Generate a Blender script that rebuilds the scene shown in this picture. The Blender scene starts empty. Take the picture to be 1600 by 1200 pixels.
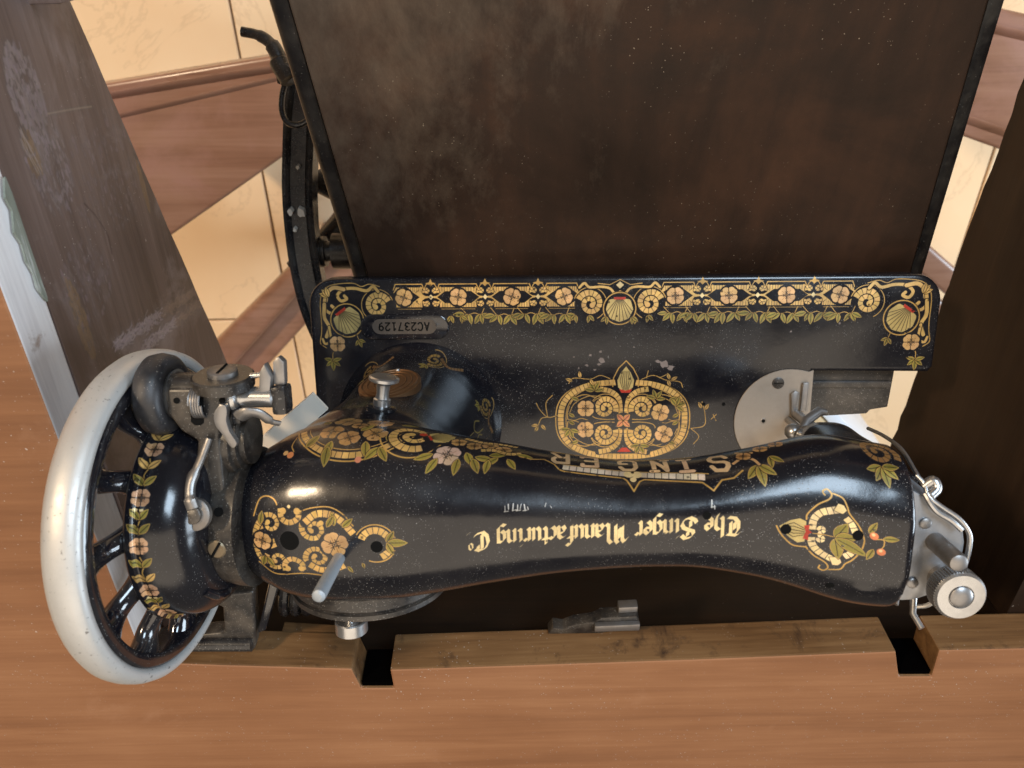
import bpy, bmesh, math, random
import numpy as np
from mathutils import Vector, Matrix

# ------------------------------------------------------------------ camera, world, lamps
scene = bpy.context.scene
COL = scene.collection
R = math.radians

cam_data = bpy.data.cameras.new("camera")
cam_data.sensor_width = 36.0
cam_data.lens = 27.0
cam_data.clip_start = 0.01
cam_data.clip_end = 100.0
cam_data.dof.use_dof = True
cam_data.dof.focus_distance = 0.40
cam_data.dof.aperture_fstop = 14.0
cam = bpy.data.objects.new("camera", cam_data)
COL.objects.link(cam)
cam.matrix_world = (Matrix.Translation((0, 0, 1.03)) @ Matrix.Rotation(R(-33.0), 4, 'X')
                    @ Matrix.Rotation(-0.015, 4, 'Z'))
scene.camera = cam

world = bpy.data.worlds.new("World")
scene.world = world
world.use_nodes = True
world.node_tree.nodes["Background"].inputs[0].default_value = (1.0, 0.86, 0.72, 1)
world.node_tree.nodes["Background"].inputs[1].default_value = 0.13

def area_lamp(name, loc, target, sx, sy, power, color):
    d = bpy.data.lights.new(name, 'AREA')
    d.shape = 'RECTANGLE'; d.size = sx; d.size_y = sy
    d.energy = power; d.color = color
    o = bpy.data.objects.new(name, d); COL.objects.link(o)
    o.location = loc
    o.rotation_euler = (Vector(target) - Vector(loc)).to_track_quat('-Z', 'Y').to_euler()
    return o

area_lamp("window_light", (0.74, 1.50, 2.20), (0, -0.25, 0.55), 0.75, 0.95, 48, (0.66, 0.83, 1.0))
area_lamp("balcony_light", (2.5, -0.45, 1.30), (0, -0.3, 0.62), 1.0, 1.1, 52, (0.74, 0.87, 1.0))
area_lamp("lamp_light", (-1.85, 1.45, 2.40), (0, -0.25, 0.6), 0.24, 0.24, 62, (1.0, 0.76, 0.50))
area_lamp("ceiling_light", (-0.1, -0.75, 2.65), (-0.1, -0.75, 0.0), 2.8, 2.4, 36, (1.0, 0.84, 0.66))

scene.view_settings.view_transform = 'Standard'
scene.view_settings.look = 'None'
scene.view_settings.exposure = 0.0
scene.view_settings.gamma = 1.0
scene.cycles.max_bounces = 8
try:
    scene.cycles.use_denoising = True
except Exception:
    pass

# ------------------------------------------------------------------ mesh helpers
def link(name, me, mat=None, parent=None, label=None):
    o = bpy.data.objects.new(name, me)
    COL.objects.link(o)
    if mat is not None:
        me.materials.append(mat)
    if parent is not None:
        o.parent = parent
    if label:
        o["label"] = label
    return o

class MB:
    """collects shapes in one bmesh and links them as ONE object"""
    def __init__(self):
        self.bm = bmesh.new()
    def face(self, vs):
        try:
            return self.bm.faces.new(vs)
        except ValueError:
            return None
    def rings(self, rings, close=True, cap=True):
        V = [[self.bm.verts.new(p) for p in r] for r in rings]
        n = len(V[0])
        for a, b in zip(V[:-1], V[1:]):
            for i in range(n if close else n - 1):
                j = (i + 1) % n
                self.face((a[i], a[j], b[j], b[i]))
        if cap:
            self.face(V[0][::-1]); self.face(V[-1])
        return V
    def lathe(self, prof, center=(0, 0, 0), axis='X', n=40, cap=True):
        c = Vector(center); out = []
        if isinstance(axis, str):
            ax = {'X': Vector((1, 0, 0)), 'Y': Vector((0, 1, 0)), 'Z': Vector((0, 0, 1))}[axis]
        else:
            ax = Vector(axis).normalized()
        u = ax.orthogonal().normalized(); v = ax.cross(u)
        for a, r in prof:
            out.append([c + ax * a + (u * math.cos(t) + v * math.sin(t)) * max(r, 1e-5)
                        for t in [2 * math.pi * k / n for k in range(n)]])
        self.rings(out, True, cap)
    def tube(self, pts, r, n=10, cap=True, flat=1.0):
        P = [Vector(p) for p in pts]
        rad = r if isinstance(r, (list, tuple)) else [r] * len(P)
        out = []; prev = None
        for i, p in enumerate(P):
            d = (P[min(i + 1, len(P) - 1)] - P[max(i - 1, 0)]).normalized()
            if prev is None:
                u = d.orthogonal().normalized()
            else:
                u = (prev - d * prev.dot(d)).normalized()
            prev = u; v = d.cross(u)
            out.append([p + (u * math.cos(t) + v * math.sin(t) * flat) * rad[i]
                        for t in [2 * math.pi * k / n for k in range(n)]])
        self.rings(out, True, cap)
    def prism(self, outline, z0, z1, frame=None):
        """outline: 2-D points; frame maps (a,b,h) -> 3-D"""
        f = frame or (lambda a, b, h: (a, b, h))
        A = [self.bm.verts.new(f(a, b, z0)) for a, b in outline]
        Bv = [self.bm.verts.new(f(a, b, z1)) for a, b in outline]
        n = len(A)
        self.face(A[::-1]); self.face(Bv)
        for i in range(n):
            j = (i + 1) % n
            self.face((A[i], A[j], Bv[j], Bv[i]))
    def box(self, lo, hi):
        (x0, y0, z0), (x1, y1, z1) = lo, hi
        self.prism([(x0, y0), (x1, y0), (x1, y1), (x0, y1)], z0, z1)
    def hexa(self, p):
        """8 corners: 4 of one face, then the 4 facing them"""
        V = [self.bm.verts.new(q) for q in p]
        for f in ((3, 2, 1, 0), (4, 5, 6, 7), (0, 1, 5, 4), (1, 2, 6, 5), (2, 3, 7, 6), (3, 0, 4, 7)):
            self.face([V[i] for i in f])
    def bevel(self, w, seg=2, angle=30):
        bmesh.ops.recalc_face_normals(self.bm, faces=self.bm.faces[:])
        es = [e for e in self.bm.edges if len(e.link_faces) == 2 and e.calc_face_angle(0) > R(angle)]
        bmesh.ops.bevel(self.bm, geom=es, offset=w, segments=seg, affect='EDGES', profile=0.6, clamp_overlap=True)
        return self
    def obj(self, name, mat=None, parent=None, smooth=True, angle=38, label=None):
        bmesh.ops.recalc_face_normals(self.bm, faces=self.bm.faces[:])
        me = bpy.data.meshes.new(name)
        self.bm.to_mesh(me); self.bm.free()
        if smooth:
            me.shade_smooth()
            me.set_sharp_from_angle(angle=R(angle))
        return link(name, me, mat, parent, label)

def thing(name, label, cat, loc=(0, 0, 0), group=None):
    o = bpy.data.objects.new(name, None); COL.objects.link(o)
    o.empty_display_size = 0.02
    o.location = loc
    o["label"] = label; o["category"] = cat
    if group:
        o["group"] = group
    return o

def circle2(cx, cy, r, n=24, a0=0, a1=360):
    full = abs(a1 - a0) >= 360
    return [(cx + r * math.cos(R(a0 + (a1 - a0) * k / (n if full else n - 1))),
             cy + r * math.sin(R(a0 + (a1 - a0) * k / (n if full else n - 1)))) for k in range(n)]

def spline(pts, m=8):
    """Catmull-Rom through points of any dimension"""
    P = [np.array(p, float) for p in pts]
    P = [2 * P[0] - P[1]] + P + [2 * P[-1] - P[-2]]
    out = []
    for i in range(1, len(P) - 2):
        for k in range(m):
            t = k / m
            out.append(0.5 * (2 * P[i] + (P[i + 1] - P[i - 1]) * t + (2 * P[i - 1] - 5 * P[i] + 4 * P[i + 1] - P[i + 2]) * t * t
                              + (3 * P[i] - P[i - 1] - 3 * P[i + 1] + P[i + 2]) * t ** 3))
    out.append(P[-2])
    return [tuple(float(v) for v in p) for p in out]

# ------------------------------------------------------------------ materials
class NT:
    def __init__(self, name):
        self.m = bpy.data.materials.new(name)
        self.m.use_nodes = True
        self.t = self.m.node_tree
        self.b = self.t.nodes["Principled BSDF"]
        self.tc = self.t.nodes.new("ShaderNodeTexCoord")
    def n(self, kind, **kw):
        nd = self.t.nodes.new(kind)
        for k, v in kw.items():
            setattr(nd, k, v)
        return nd
    def l(self, a, b):
        self.t.links.new(a, b)
    def coord(self, scale=(1, 1, 1), rot=(0, 0, 0), src="Object"):
        mp = self.n("ShaderNodeMapping")
        mp.inputs["Scale"].default_value = scale
        mp.inputs["Rotation"].default_value = rot
        self.l(self.tc.outputs[src], mp.inputs["Vector"])
        return mp.outputs[0]
    def noise(self, vec, scale, detail=4, rough=0.55, dist=0.0):
        nd = self.n("ShaderNodeTexNoise")
        nd.inputs["Scale"].default_value = scale
        nd.inputs["Detail"].default_value = detail
        nd.inputs["Roughness"].default_value = rough
        nd.inputs["Distortion"].default_value = dist
        self.l(vec, nd.inputs["Vector"])
        return nd.outputs["Fac"]
    def ramp(self, fac, stops):
        nd = self.n("ShaderNodeValToRGB")
        e = nd.color_ramp.elements
        while len(e) < len(stops):
            e.new(0.5)
        for i, (p, c) in enumerate(stops):
            e[i].position = p
            e[i].color = (*c, 1) if len(c) == 3 else c
        self.l(fac, nd.inputs[0])
        return nd.outputs[0]
    def rng(self, fac, a, b, c=0.0, d=1.0):
        nd = self.n("ShaderNodeMapRange")
        nd.inputs[1].default_value = a; nd.inputs[2].default_value = b
        nd.inputs[3].default_value = c; nd.inputs[4].default_value = d
        self.l(fac, nd.inputs[0])
        return nd.outputs[0]
    def mix(self, fac, a, b):
        nd = self.n("ShaderNodeMix", data_type='RGBA')
        for s, v in ((0, fac), (6, a), (7, b)):
            if isinstance(v, (int, float)):
                nd.inputs[s].default_value = v
            elif isinstance(v, (tuple, list)):
                nd.inputs[s].default_value = (*v, 1) if len(v) == 3 else v
            else:
                self.l(v, nd.inputs[s])
        return nd.outputs[2]
    def math(self, op, a, b=None, clamp=False):
        nd = self.n("ShaderNodeMath", operation=op, use_clamp=clamp)
        for s, v in ((0, a), (1, b)):
            if v is None:
                continue
            if isinstance(v, (int, float)):
                nd.inputs[s].default_value = v
            else:
                self.l(v, nd.inputs[s])
        return nd.outputs[0]
    def specks(self, vec, scale, size, density):
        """sparse dust specks: 1 inside a speck"""
        nz = self.n("ShaderNodeTexNoise"); nz.inputs["Scale"].default_value = scale * 2.2; nz.inputs["Detail"].default_value = 2
        self.l(vec, nz.inputs["Vector"])
        wv = self.n("ShaderNodeVectorMath", operation='MULTIPLY_ADD')
        wv.inputs[1].default_value = (0.7 / scale,) * 3
        self.l(nz.outputs["Color"], wv.inputs[0]); self.l(vec, wv.inputs[2])
        vo = self.n("ShaderNodeTexVoronoi")
        vo.inputs["Scale"].default_value = scale
        self.l(wv.outputs[0], vo.inputs["Vector"])
        sep = self.n("ShaderNodeSeparateColor")
        self.l(vo.outputs["Color"], sep.inputs[0])
        big = self.math('MULTIPLY', sep.outputs[1], size)
        a = self.math('LESS_THAN', vo.outputs["Distance"], big)
        b = self.math('LESS_THAN', sep.outputs[0], density)
        return self.math('MULTIPLY', a, b)
    def bump(self, h, strength=0.2, dist=0.001):
        nd = self.n("ShaderNodeBump")
        nd.inputs["Strength"].default_value = strength
        nd.inputs["Distance"].default_value = dist
        self.l(h, nd.inputs["Height"])
        self.l(nd.outputs[0], self.b.inputs["Normal"])
    def set(self, **kw):
        for k, v in kw.items():
            k = {"color": "Base Color", "rough": "Roughness", "metal": "Metallic", "spec": "Specular IOR Level",
                 "coat": "Coat Weight", "coatr": "Coat Roughness"}[k]
            if isinstance(v, (int, float)):
                self.b.inputs[k].default_value = v
            elif isinstance(v, (tuple, list)):
                self.b.inputs[k].default_value = (*v, 1)
            else:
                self.l(v, self.b.inputs[k])
        return self

def wood(name, dark, mid, light, axis=0, scale=1.0, rough=0.4, spec=0.4, dust=0.0, dustcol=(0.5, 0.46, 0.42), bump=0.12, coat=0.0, coatr=.15, blotch=None):
    w = NT(name)
    s = [28.0, 28.0, 28.0]; s[axis] = 1.6
    g = w.noise(w.coord(tuple(v * scale for v in s)), 2.2, 7, 0.62, 0.6)
    s2 = [240.0, 240.0, 240.0]; s2[axis] = 9.0
    fine = w.noise(w.coord(tuple(v * scale for v in s2)), 2.0, 3, 0.6)
    cl = w.noise(w.coord((1, 1, 1)), 7.0 * scale, 4, 0.6)
    f = w.math('ADD', w.math('MULTIPLY', g, 0.62), w.math('MULTIPLY', fine, 0.22))
    f = w.math('ADD', f, w.math('MULTIPLY', w.math('SUBTRACT', cl, 0.5), 0.35))
    c = w.ramp(f, [(0.27, dark), (0.43, mid), (0.62, light)])
    if blotch:
        bl = w.noise(w.coord((1, 1, 1)), blotch[1], 6, 0.68, 0.5)
        c = w.mix(w.rng(bl, blotch[2], blotch[3]), c, blotch[0])
    if dust:
        d1 = w.specks(w.coord(), 800, 0.30, dust)
        d2 = w.specks(w.coord(), 330, 0.20, dust * 0.3)
        dz = w.rng(w.noise(w.coord(), 9, 3, .6), .40, .65, .1, 1)
        c = w.mix(w.math('MULTIPLY', w.math('MULTIPLY', w.math('MAXIMUM', d1, d2), dz), 0.55), c, dustcol)
    rr = w.rng(cl, 0.3, 0.7, rough * 0.8, rough * 1.25)
    w.set(color=c, rough=rr, spec=spec, coat=coat, coatr=coatr)
    w.bump(w.math('ADD', w.math('MULTIPLY', fine, 0.5), g), bump, 0.0008)
    return w.m

M = {}
M['table'] = wood('table_wood', (0.178, 0.076, 0.033), (0.222, 0.098, 0.043), (0.275, 0.130, 0.060), 0, 1.0, 0.40, 0.42, 0.16,
                  blotch=((0.30, 0.155, 0.085), 16, 0.62, 0.90))
w_ = M['table']; t_ = w_.node_tree; b_ = t_.nodes["Principled BSDF"]; o_ = b_.inputs["Base Color"].links[0].from_socket
tc_ = t_.nodes.new("ShaderNodeTexCoord")
for rz_, sc_ in ((.12, 1.0), (-.5, 1.4), (1.1, .8)):
    mp_ = t_.nodes.new("ShaderNodeMapping"); mp_.inputs["Rotation"].default_value = (0, 0, rz_); mp_.inputs["Scale"].default_value = (9 * sc_, 420 * sc_, 1); t_.links.new(tc_.outputs["Object"], mp_.inputs["Vector"])
    n_ = t_.nodes.new("ShaderNodeTexNoise"); n_.inputs["Scale"].default_value = 1.0; n_.inputs["Detail"].default_value = 1; t_.links.new(mp_.outputs[0], n_.inputs["Vector"])
    r_ = t_.nodes.new("ShaderNodeMapRange"); r_.inputs[1].default_value = .80; r_.inputs[2].default_value = .86; r_.inputs[4].default_value = .30; t_.links.new(n_.outputs["Fac"], r_.inputs[0])
    x_ = t_.nodes.new("ShaderNodeMix"); x_.data_type = 'RGBA'; x_.inputs[7].default_value = (.42, .27, .17, 1); t_.links.new(r_.outputs[0], x_.inputs[0]); t_.links.new(o_, x_.inputs[6]); o_ = x_.outputs[2]
t_.links.new(o_, b_.inputs["Base Color"])
M['edge_wood'] = wood('edge_wood', (0.065, 0.030, 0.011), (0.150, 0.076, 0.029), (0.25, 0.138, 0.058), 0, 1.0, 0.6, 0.3, 0.15,
                      blotch=((0.035, 0.018, 0.01), 40, 0.56, 0.72))
M['well_wood'] = wood('well_wood', (0.062, 0.038, 0.030), (0.105, 0.068, 0.056), (0.16, 0.112, 0.098), 1, 1.0, 0.5, 0.5, 0.08,
                      blotch=((0.20, 0.155, 0.145), 13, 0.52, 0.72))
M['strip_wood'] = wood('window_lit_wood', (0.44, 0.41, 0.41), (0.60, 0.57, 0.56), (0.74, 0.72, 0.71), 1, 1.0, 0.45, 0.4, 0.1, blotch=((0.22, 0.15, 0.11), 30, 0.60, 0.72))  # window light on this cut edge, painted in as a paler wood tone
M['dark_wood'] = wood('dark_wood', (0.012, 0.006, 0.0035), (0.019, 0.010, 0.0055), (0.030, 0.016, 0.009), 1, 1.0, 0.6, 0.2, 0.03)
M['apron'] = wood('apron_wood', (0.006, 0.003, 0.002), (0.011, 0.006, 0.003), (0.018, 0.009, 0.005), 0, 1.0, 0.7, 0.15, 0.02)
M['rail'] = wood('polished_wood', (0.175, 0.080, 0.046), (0.265, 0.132, 0.080), (0.36, 0.200, 0.130), 0, 0.6, 0.30, 0.5, 0.0, coat=0.25, coatr=0.25,
                 blotch=((0.33, 0.17, 0.125), 9, 0.52, 0.74))

# leaf underside: dark stained, chalky dust and painted-in glare towards the operator's left corner
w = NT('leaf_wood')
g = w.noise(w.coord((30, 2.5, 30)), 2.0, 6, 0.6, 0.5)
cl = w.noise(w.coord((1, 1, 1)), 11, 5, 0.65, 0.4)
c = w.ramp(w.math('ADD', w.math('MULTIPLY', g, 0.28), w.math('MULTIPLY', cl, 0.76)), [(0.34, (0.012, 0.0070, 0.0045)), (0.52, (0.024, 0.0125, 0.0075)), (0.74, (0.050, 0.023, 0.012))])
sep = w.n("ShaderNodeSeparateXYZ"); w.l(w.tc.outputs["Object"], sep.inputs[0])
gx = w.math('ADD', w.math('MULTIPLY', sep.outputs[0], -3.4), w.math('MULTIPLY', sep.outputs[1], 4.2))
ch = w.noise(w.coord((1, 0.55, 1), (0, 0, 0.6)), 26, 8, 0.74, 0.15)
chalk_glare = w.rng(w.math('ADD', gx, w.math('MULTIPLY', ch, 2.2)), 1.9, 3.05, 0, 0.5)  # pale dust plus glare painted into the colour
c = w.mix(chalk_glare, c, (0.20, 0.15, 0.105))
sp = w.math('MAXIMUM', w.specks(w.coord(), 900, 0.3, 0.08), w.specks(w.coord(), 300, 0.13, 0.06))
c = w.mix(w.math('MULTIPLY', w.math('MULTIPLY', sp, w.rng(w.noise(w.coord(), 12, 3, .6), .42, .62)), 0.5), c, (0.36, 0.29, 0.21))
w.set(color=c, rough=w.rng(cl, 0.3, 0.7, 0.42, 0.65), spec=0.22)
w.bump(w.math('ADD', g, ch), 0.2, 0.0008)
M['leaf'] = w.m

# floor tiles
w = NT('floor_tile')
a = w.noise(w.coord(), 3.0, 5, 0.6, 0.4)
v = w.noise(w.coord((1, 1, 1), (0, 0, 0.5)), 3.4, 9, 0.62, 1.6)
vein = w.rng(w.math('ABSOLUTE', w.math('SUBTRACT', v, 0.5)), 0.0, 0.012, 1, 0)
c = w.ramp(a, [(0.3, (0.80, 0.54, 0.31)), (0.7, (0.88, 0.65, 0.41))])
c = w.mix(w.math('MULTIPLY', vein, 0.28), c, (0.50, 0.33, 0.19))
w.set(color=c, rough=0.3, spec=0.45)
M['tile'] = w.m
M['grout'] = NT('grout').set(color=(0.22, 0.13, 0.07), rough=0.9).m

def iron(name, base, rough, spec=0.5, dust=0.35, metal=0.0, dcol=(0.22, 0.19, 0.15), film=0.25, coat=0.0):
    w = NT(name)
    cl = w.noise(w.coord(), 55, 6, 0.65)
    up = w.noise(w.coord(), 240, 4, 0.7)
    f = w.math('MULTIPLY', w.rng(cl, 0.42, 0.75), film)
    c = w.mix(f, base, dcol)
    sp = w.math('MAXIMUM', w.specks(w.coord(), 1500, 0.34, dust), w.specks(w.coord(), 700, 0.22, dust * 0.35))
    c = w.mix(w.math('MULTIPLY', sp, 0.42), c, (0.42, 0.39, 0.35))
    w.set(color=c, rough=w.rng(cl, 0.3, 0.8, rough * 0.8, min(1, rough * 1.7)), spec=spec, metal=metal, coat=coat, coatr=0.1)
    w.bump(up, 0.06, 0.0006)
    return w.m

M['iron'] = iron('black_iron', (0.009, 0.009, 0.011), 0.24, 0.5, 0.4, film=0.16)
M['dusty'] = iron('dusty_casting', (0.016, 0.014, 0.013), 0.30, 0.5, 0.5, film=0.55, dcol=(0.13, 0.105, 0.08))
M['gloss'] = iron('black_enamel_plain', (0.006, 0.006, 0.009), 0.10, 0.6, 0.22, film=0.10, coat=0.4)
M['moulding'] = iron('moulding_black', (0.010, 0.009, 0.009), 0.3, 0.4, 0.10, film=0.15)
M['rubber'] = iron('rubber', (0.012, 0.012, 0.014), 0.4, 0.5, 0.3, film=0.4, dcol=(0.10, 0.09, 0.09))
M['steel'] = iron('dull_steel', (0.27, 0.26, 0.255), 0.36, 0.5, 0.15, metal=0.8, dcol=(0.14, 0.115, 0.09), film=0.8)
M['nickel'] = iron('nickel', (0.50, 0.50, 0.50), 0.26, 0.5, 0.06, metal=0.9, dcol=(0.30, 0.28, 0.26), film=0.6)
M['cover'] = iron('face_cover', (0.30, 0.31, 0.33), 0.36, 0.5, 0.2, metal=0.6, dcol=(0.17, 0.155, 0.14), film=0.6)
M['pin'] = iron('spool_pin_steel', (0.34, 0.37, 0.40), 0.45, 0.5, 0.10, metal=0.45, dcol=(0.24, 0.25, 0.26), film=0.5)
M['plate'] = iron('needle_plate_steel', (0.33, 0.285, 0.24), 0.46, 0.5, 0.03, metal=0.75, dcol=(0.25, 0.205, 0.165), film=0.5)
M['rim'] = iron('worn_rim', (0.49, 0.475, 0.45), 0.42, 0.5, 0.06, metal=0.42, dcol=(0.36, 0.345, 0.325), film=0.35)
w_ = M['rim']; t_ = w_.node_tree; b_ = t_.nodes["Principled BSDF"]; o_ = b_.inputs["Base Color"].links[0].from_socket
tc_ = t_.nodes.new("ShaderNodeTexCoord"); v_ = t_.nodes.new("ShaderNodeTexNoise"); v_.inputs["Scale"].default_value = 620; v_.inputs["Detail"].default_value = 4; t_.links.new(tc_.outputs["Object"], v_.inputs["Vector"])
v2_ = t_.nodes.new("ShaderNodeTexNoise"); v2_.inputs["Scale"].default_value = 28; v2_.inputs["Detail"].default_value = 5; t_.links.new(tc_.outputs["Object"], v2_.inputs["Vector"])
ad_ = t_.nodes.new("ShaderNodeMath"); ad_.operation = 'MULTIPLY_ADD'; ad_.inputs[1].default_value = .35; t_.links.new(v2_.outputs["Fac"], ad_.inputs[0]); t_.links.new(v_.outputs["Fac"], ad_.inputs[2])
mr_ = t_.nodes.new("ShaderNodeMapRange"); mr_.inputs[1].default_value = .83; mr_.inputs[2].default_value = .90; mr_.inputs[4].default_value = .75; t_.links.new(ad_.outputs[0], mr_.inputs[0])
mx_ = t_.nodes.new("ShaderNodeMix"); mx_.data_type = 'RGBA'; mx_.inputs[7].default_value = (.09, .08, .07, 1); t_.links.new(mr_.outputs[0], mx_.inputs[0]); t_.links.new(o_, mx_.inputs[6]); t_.links.new(mx_.outputs[2], b_.inputs["Base Color"])
M['brass'] = iron('brass', (0.16, 0.082, 0.036), 0.5, 0.5, 0.03, metal=0.7, dcol=(0.10, 0.045, 0.02), film=0.7)
M['screwb'] = iron('screw_bronze', (0.20, 0.155, 0.10), 0.4, 0.5, 0.05, metal=0.7, dcol=(0.12, 0.09, 0.06), film=0.5)
M['hole'] = NT('hole_black').set(color=(0.004, 0.004, 0.004), rough=0.9, spec=0.1).m
M['hinge'] = NT('notch_shade_black').set(color=(0.0012, 0.001, 0.001), rough=0.9, spec=0.0).m  # near black that paints the deep shade of the notches
M['white'] = NT('white_card_paper').set(color=(0.82, 0.72, 0.60), rough=0.6).m

#DECAL_BEGIN
# ------------------------------------------------------------------ printed gold ornament, drawn in millimetres
class Canvas:
    def __init__(self, x0, x1, y0, y1, pp):
        self.x0, self.y0, self.pp = x0, y0, pp
        self.W, self.Hh = int((x1 - x0) * pp), int((y1 - y0) * pp)
        self.rgb = np.zeros((self.Hh, self.W, 3), np.float32) + 0.3
        self.a = np.zeros((self.Hh, self.W), np.float32)
        self.rs = np.random.RandomState(5)
        self.stack = []
    def win(self, xa, xb, ya, yb):
        i0 = max(0, int((xa - self.x0) * self.pp) - 2); i1 = min(self.W, int((xb - self.x0) * self.pp) + 3)
        j0 = max(0, int((ya - self.y0) * self.pp) - 2); j1 = min(self.Hh, int((yb - self.y0) * self.pp) + 3)
        if i1 <= i0 or j1 <= j0:
            return None
        xs = self.x0 + (np.arange(i0, i1) + .5) / self.pp; ys = self.y0 + (np.arange(j0, j1) + .5) / self.pp
        return (slice(j0, j1), slice(i0, i1)), xs[None, :], ys[:, None]
    def put(self, sl, m, col):
        if col is None:
            self.a[sl] *= (1 - m)
        else:
            self.rgb[sl] = self.rgb[sl] * (1 - m[..., None]) + np.array(col, np.float32) * m[..., None]
            self.a[sl] = self.a[sl] + m * (1 - self.a[sl])
    def poly(self, P, col):
        P = np.array(P, float)
        w = self.win(P[:, 0].min(), P[:, 0].max(), P[:, 1].min(), P[:, 1].max())
        if w is None:
            return
        sl, X, Y = w; m = np.zeros((Y.shape[0], X.shape[1]), np.float32); h = 1 / (3 * self.pp)
        for ox in (-h, 0, h):
            for oy in (-h, 0, h):
                x, y = X + ox, Y + oy; ins = np.zeros(m.shape, bool)
                for (ax, ay), (bx, by) in zip(P, np.roll(P, -1, 0)):
                    if ay == by:
                        continue
                    ins ^= ((ay > y) != (by > y)) & (x < (bx - ax) * (y - ay) / (by - ay) + ax)
                m += ins
        self.put(sl, m / 9, col)
    def stroke(self, P, wd, col):
        P = np.array(P, float); r = wd / 2
        for k in range(0, len(P) - 1, 5):
            Q = P[k:k + 6]
            w = self.win(Q[:, 0].min() - r, Q[:, 0].max() + r, Q[:, 1].min() - r, Q[:, 1].max() + r)
            if w is None:
                continue
            sl, X, Y = w; d = np.full((Y.shape[0], X.shape[1]), 1e9)
            for (ax, ay), (bx, by) in zip(Q[:-1], Q[1:]):
                vx, vy = bx - ax, by - ay; L = vx * vx + vy * vy + 1e-12
                t = np.clip(((X - ax) * vx + (Y - ay) * vy) / L, 0, 1)
                d = np.minimum(d, (X - ax - t * vx) ** 2 + (Y - ay - t * vy) ** 2)
            self.put(sl, np.clip((r - np.sqrt(d)) * self.pp + .5, 0, 1).astype(np.float32), col)
    def disc(self, x, y, r, col):
        self.stroke([(x, y), (x + 1e-6, y)], 2 * r, col)
    def tint(self, base, v=.07, hue=.022):
        b = np.array(base) * (1 + self.rs.uniform(-v, v))
        b[2] *= 1 + self.rs.uniform(-2 * hue, 2 * hue); b[1] *= 1 + self.rs.uniform(-hue, hue * .6)
        return tuple(np.clip(b, 0, 1))
    def band(self, P, w0, w1=None, tile=2.4, col=None, edge=.55, gap=.22):
        """a mosaic ribbon: black surround, tiles with dark joints"""
        col = col or GOLD; w1 = w1 or w0
        P = np.array(P, float); seg = np.hypot(*np.diff(P, axis=0).T); s = np.concatenate([[0], np.cumsum(seg)])
        n = max(1, int(round(s[-1] / tile)))
        def pt(q):
            x, y = np.interp(q, s, P[:, 0]), np.interp(q, s, P[:, 1]); e = s[-1] * .004 + .02
            tx = np.interp(q + e, s, P[:, 0]) - np.interp(q - e, s, P[:, 0]); ty = np.interp(q + e, s, P[:, 1]) - np.interp(q - e, s, P[:, 1])
            L = math.hypot(tx, ty) + 1e-9
            return x, y, -ty / L, tx / L
        self.stroke(P, max(w0, w1) + 2 * edge, None)
        for k in range(n):
            a, b = s[-1] * k / n + gap / 2, s[-1] * (k + 1) / n - gap / 2
            m = max(2, int((b - a) / .6) + 1); L, Rr = [], []
            for q in np.linspace(a, b, m):
                x, y, nx, ny = pt(q); w = (w0 + (w1 - w0) * q / s[-1]) / 2
                L.append((x + nx * w, y + ny * w)); Rr.append((x - nx * w, y - ny * w))
            self.poly(L + Rr[::-1], self.tint(col))
    def spiral(self, cx, cy, r0, r1, a0, turns, w0, w1, tile=2.2, line=None, col=None, edge_=.55):
        n = int(abs(turns) * 36) + 2
        P = [(cx + (r0 + (r1 - r0) * t) * math.cos(R(a0) + 2 * math.pi * turns * t), cy + (r0 + (r1 - r0) * t) * math.sin(R(a0) + 2 * math.pi * turns * t)) for t in np.linspace(0, 1, n)]
        self.band(P, w0, w1, tile, col, edge_)
        self.disc(*P[-1], w1 * .62, self.tint(col or GOLD))
        if line:
            Q = [(cx + (r0 + line) * math.cos(R(a0) + 2 * math.pi * turns * t), cy + (r0 + line) * math.sin(R(a0) + 2 * math.pi * turns * t)) for t in np.linspace(0, .62 / abs(turns), 30)]
            self.stroke(Q, .55, LINE)
    def leaf(self, x, y, ang, L, w=None, col=None):
        w = w or L * .42; a = R(ang); c, s = math.cos(a), math.sin(a)
        def sh(k, o=0):
            pts = []
            for t in np.linspace(0, 1, 12):
                pts.append((t * (L + 2 * o) - o, (w / 2 + o) * math.sin(math.pi * t ** .85) ** .9))
            pts += [(u, -v) for u, v in pts[::-1]]
            return [(x + u * c - v * s, y + u * s + v * c) for u, v in pts]
        self.poly(sh(0, .45), None); self.poly(sh(0, .12), LINE); self.poly(sh(0, -.18), self.tint(col or LEAF, .12))
        self.stroke([(x + c * .1 * L, y + s * .1 * L), (x + c * L * .85, y + s * L * .85)], .28, DARK)
    def flower(self, x, y, r, rot=45, n=4, col=None):
        self.disc(x, y, r * 1.12, None)
        for k in range(n):
            a = R(rot + 360 * k / n); px, py = x + .56 * r * math.cos(a), y + .56 * r * math.sin(a)
            q = r * (.50 if n == 4 else .42); ca, sa = math.cos(a), math.sin(a); t_ = self.tint(col or PETAL, .08)
            self.disc(px - ca * q * .05 - sa * q * .28, py - sa * q * .05 + ca * q * .28, q * .78, t_); self.disc(px - ca * q * .05 + sa * q * .28, py - sa * q * .05 - ca * q * .28, q * .78, t_)
            self.disc(px - ca * q * .35, py - sa * q * .35, q * .7, t_)
            self.stroke([(x + r * .2 * ca, y + r * .2 * sa), (x + r * .62 * ca, y + r * .62 * sa)], .2, (t_[0] * .6, t_[1] * .5, t_[2] * .4))
        for k in range(n):
            a = R(rot + 360 * (k + .5) / n)
            self.stroke([(x + .05 * r * math.cos(a), y + .05 * r * math.sin(a)), (x + r * math.cos(a), y + r * math.sin(a))], .42, None)
        d = r * .16
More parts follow.
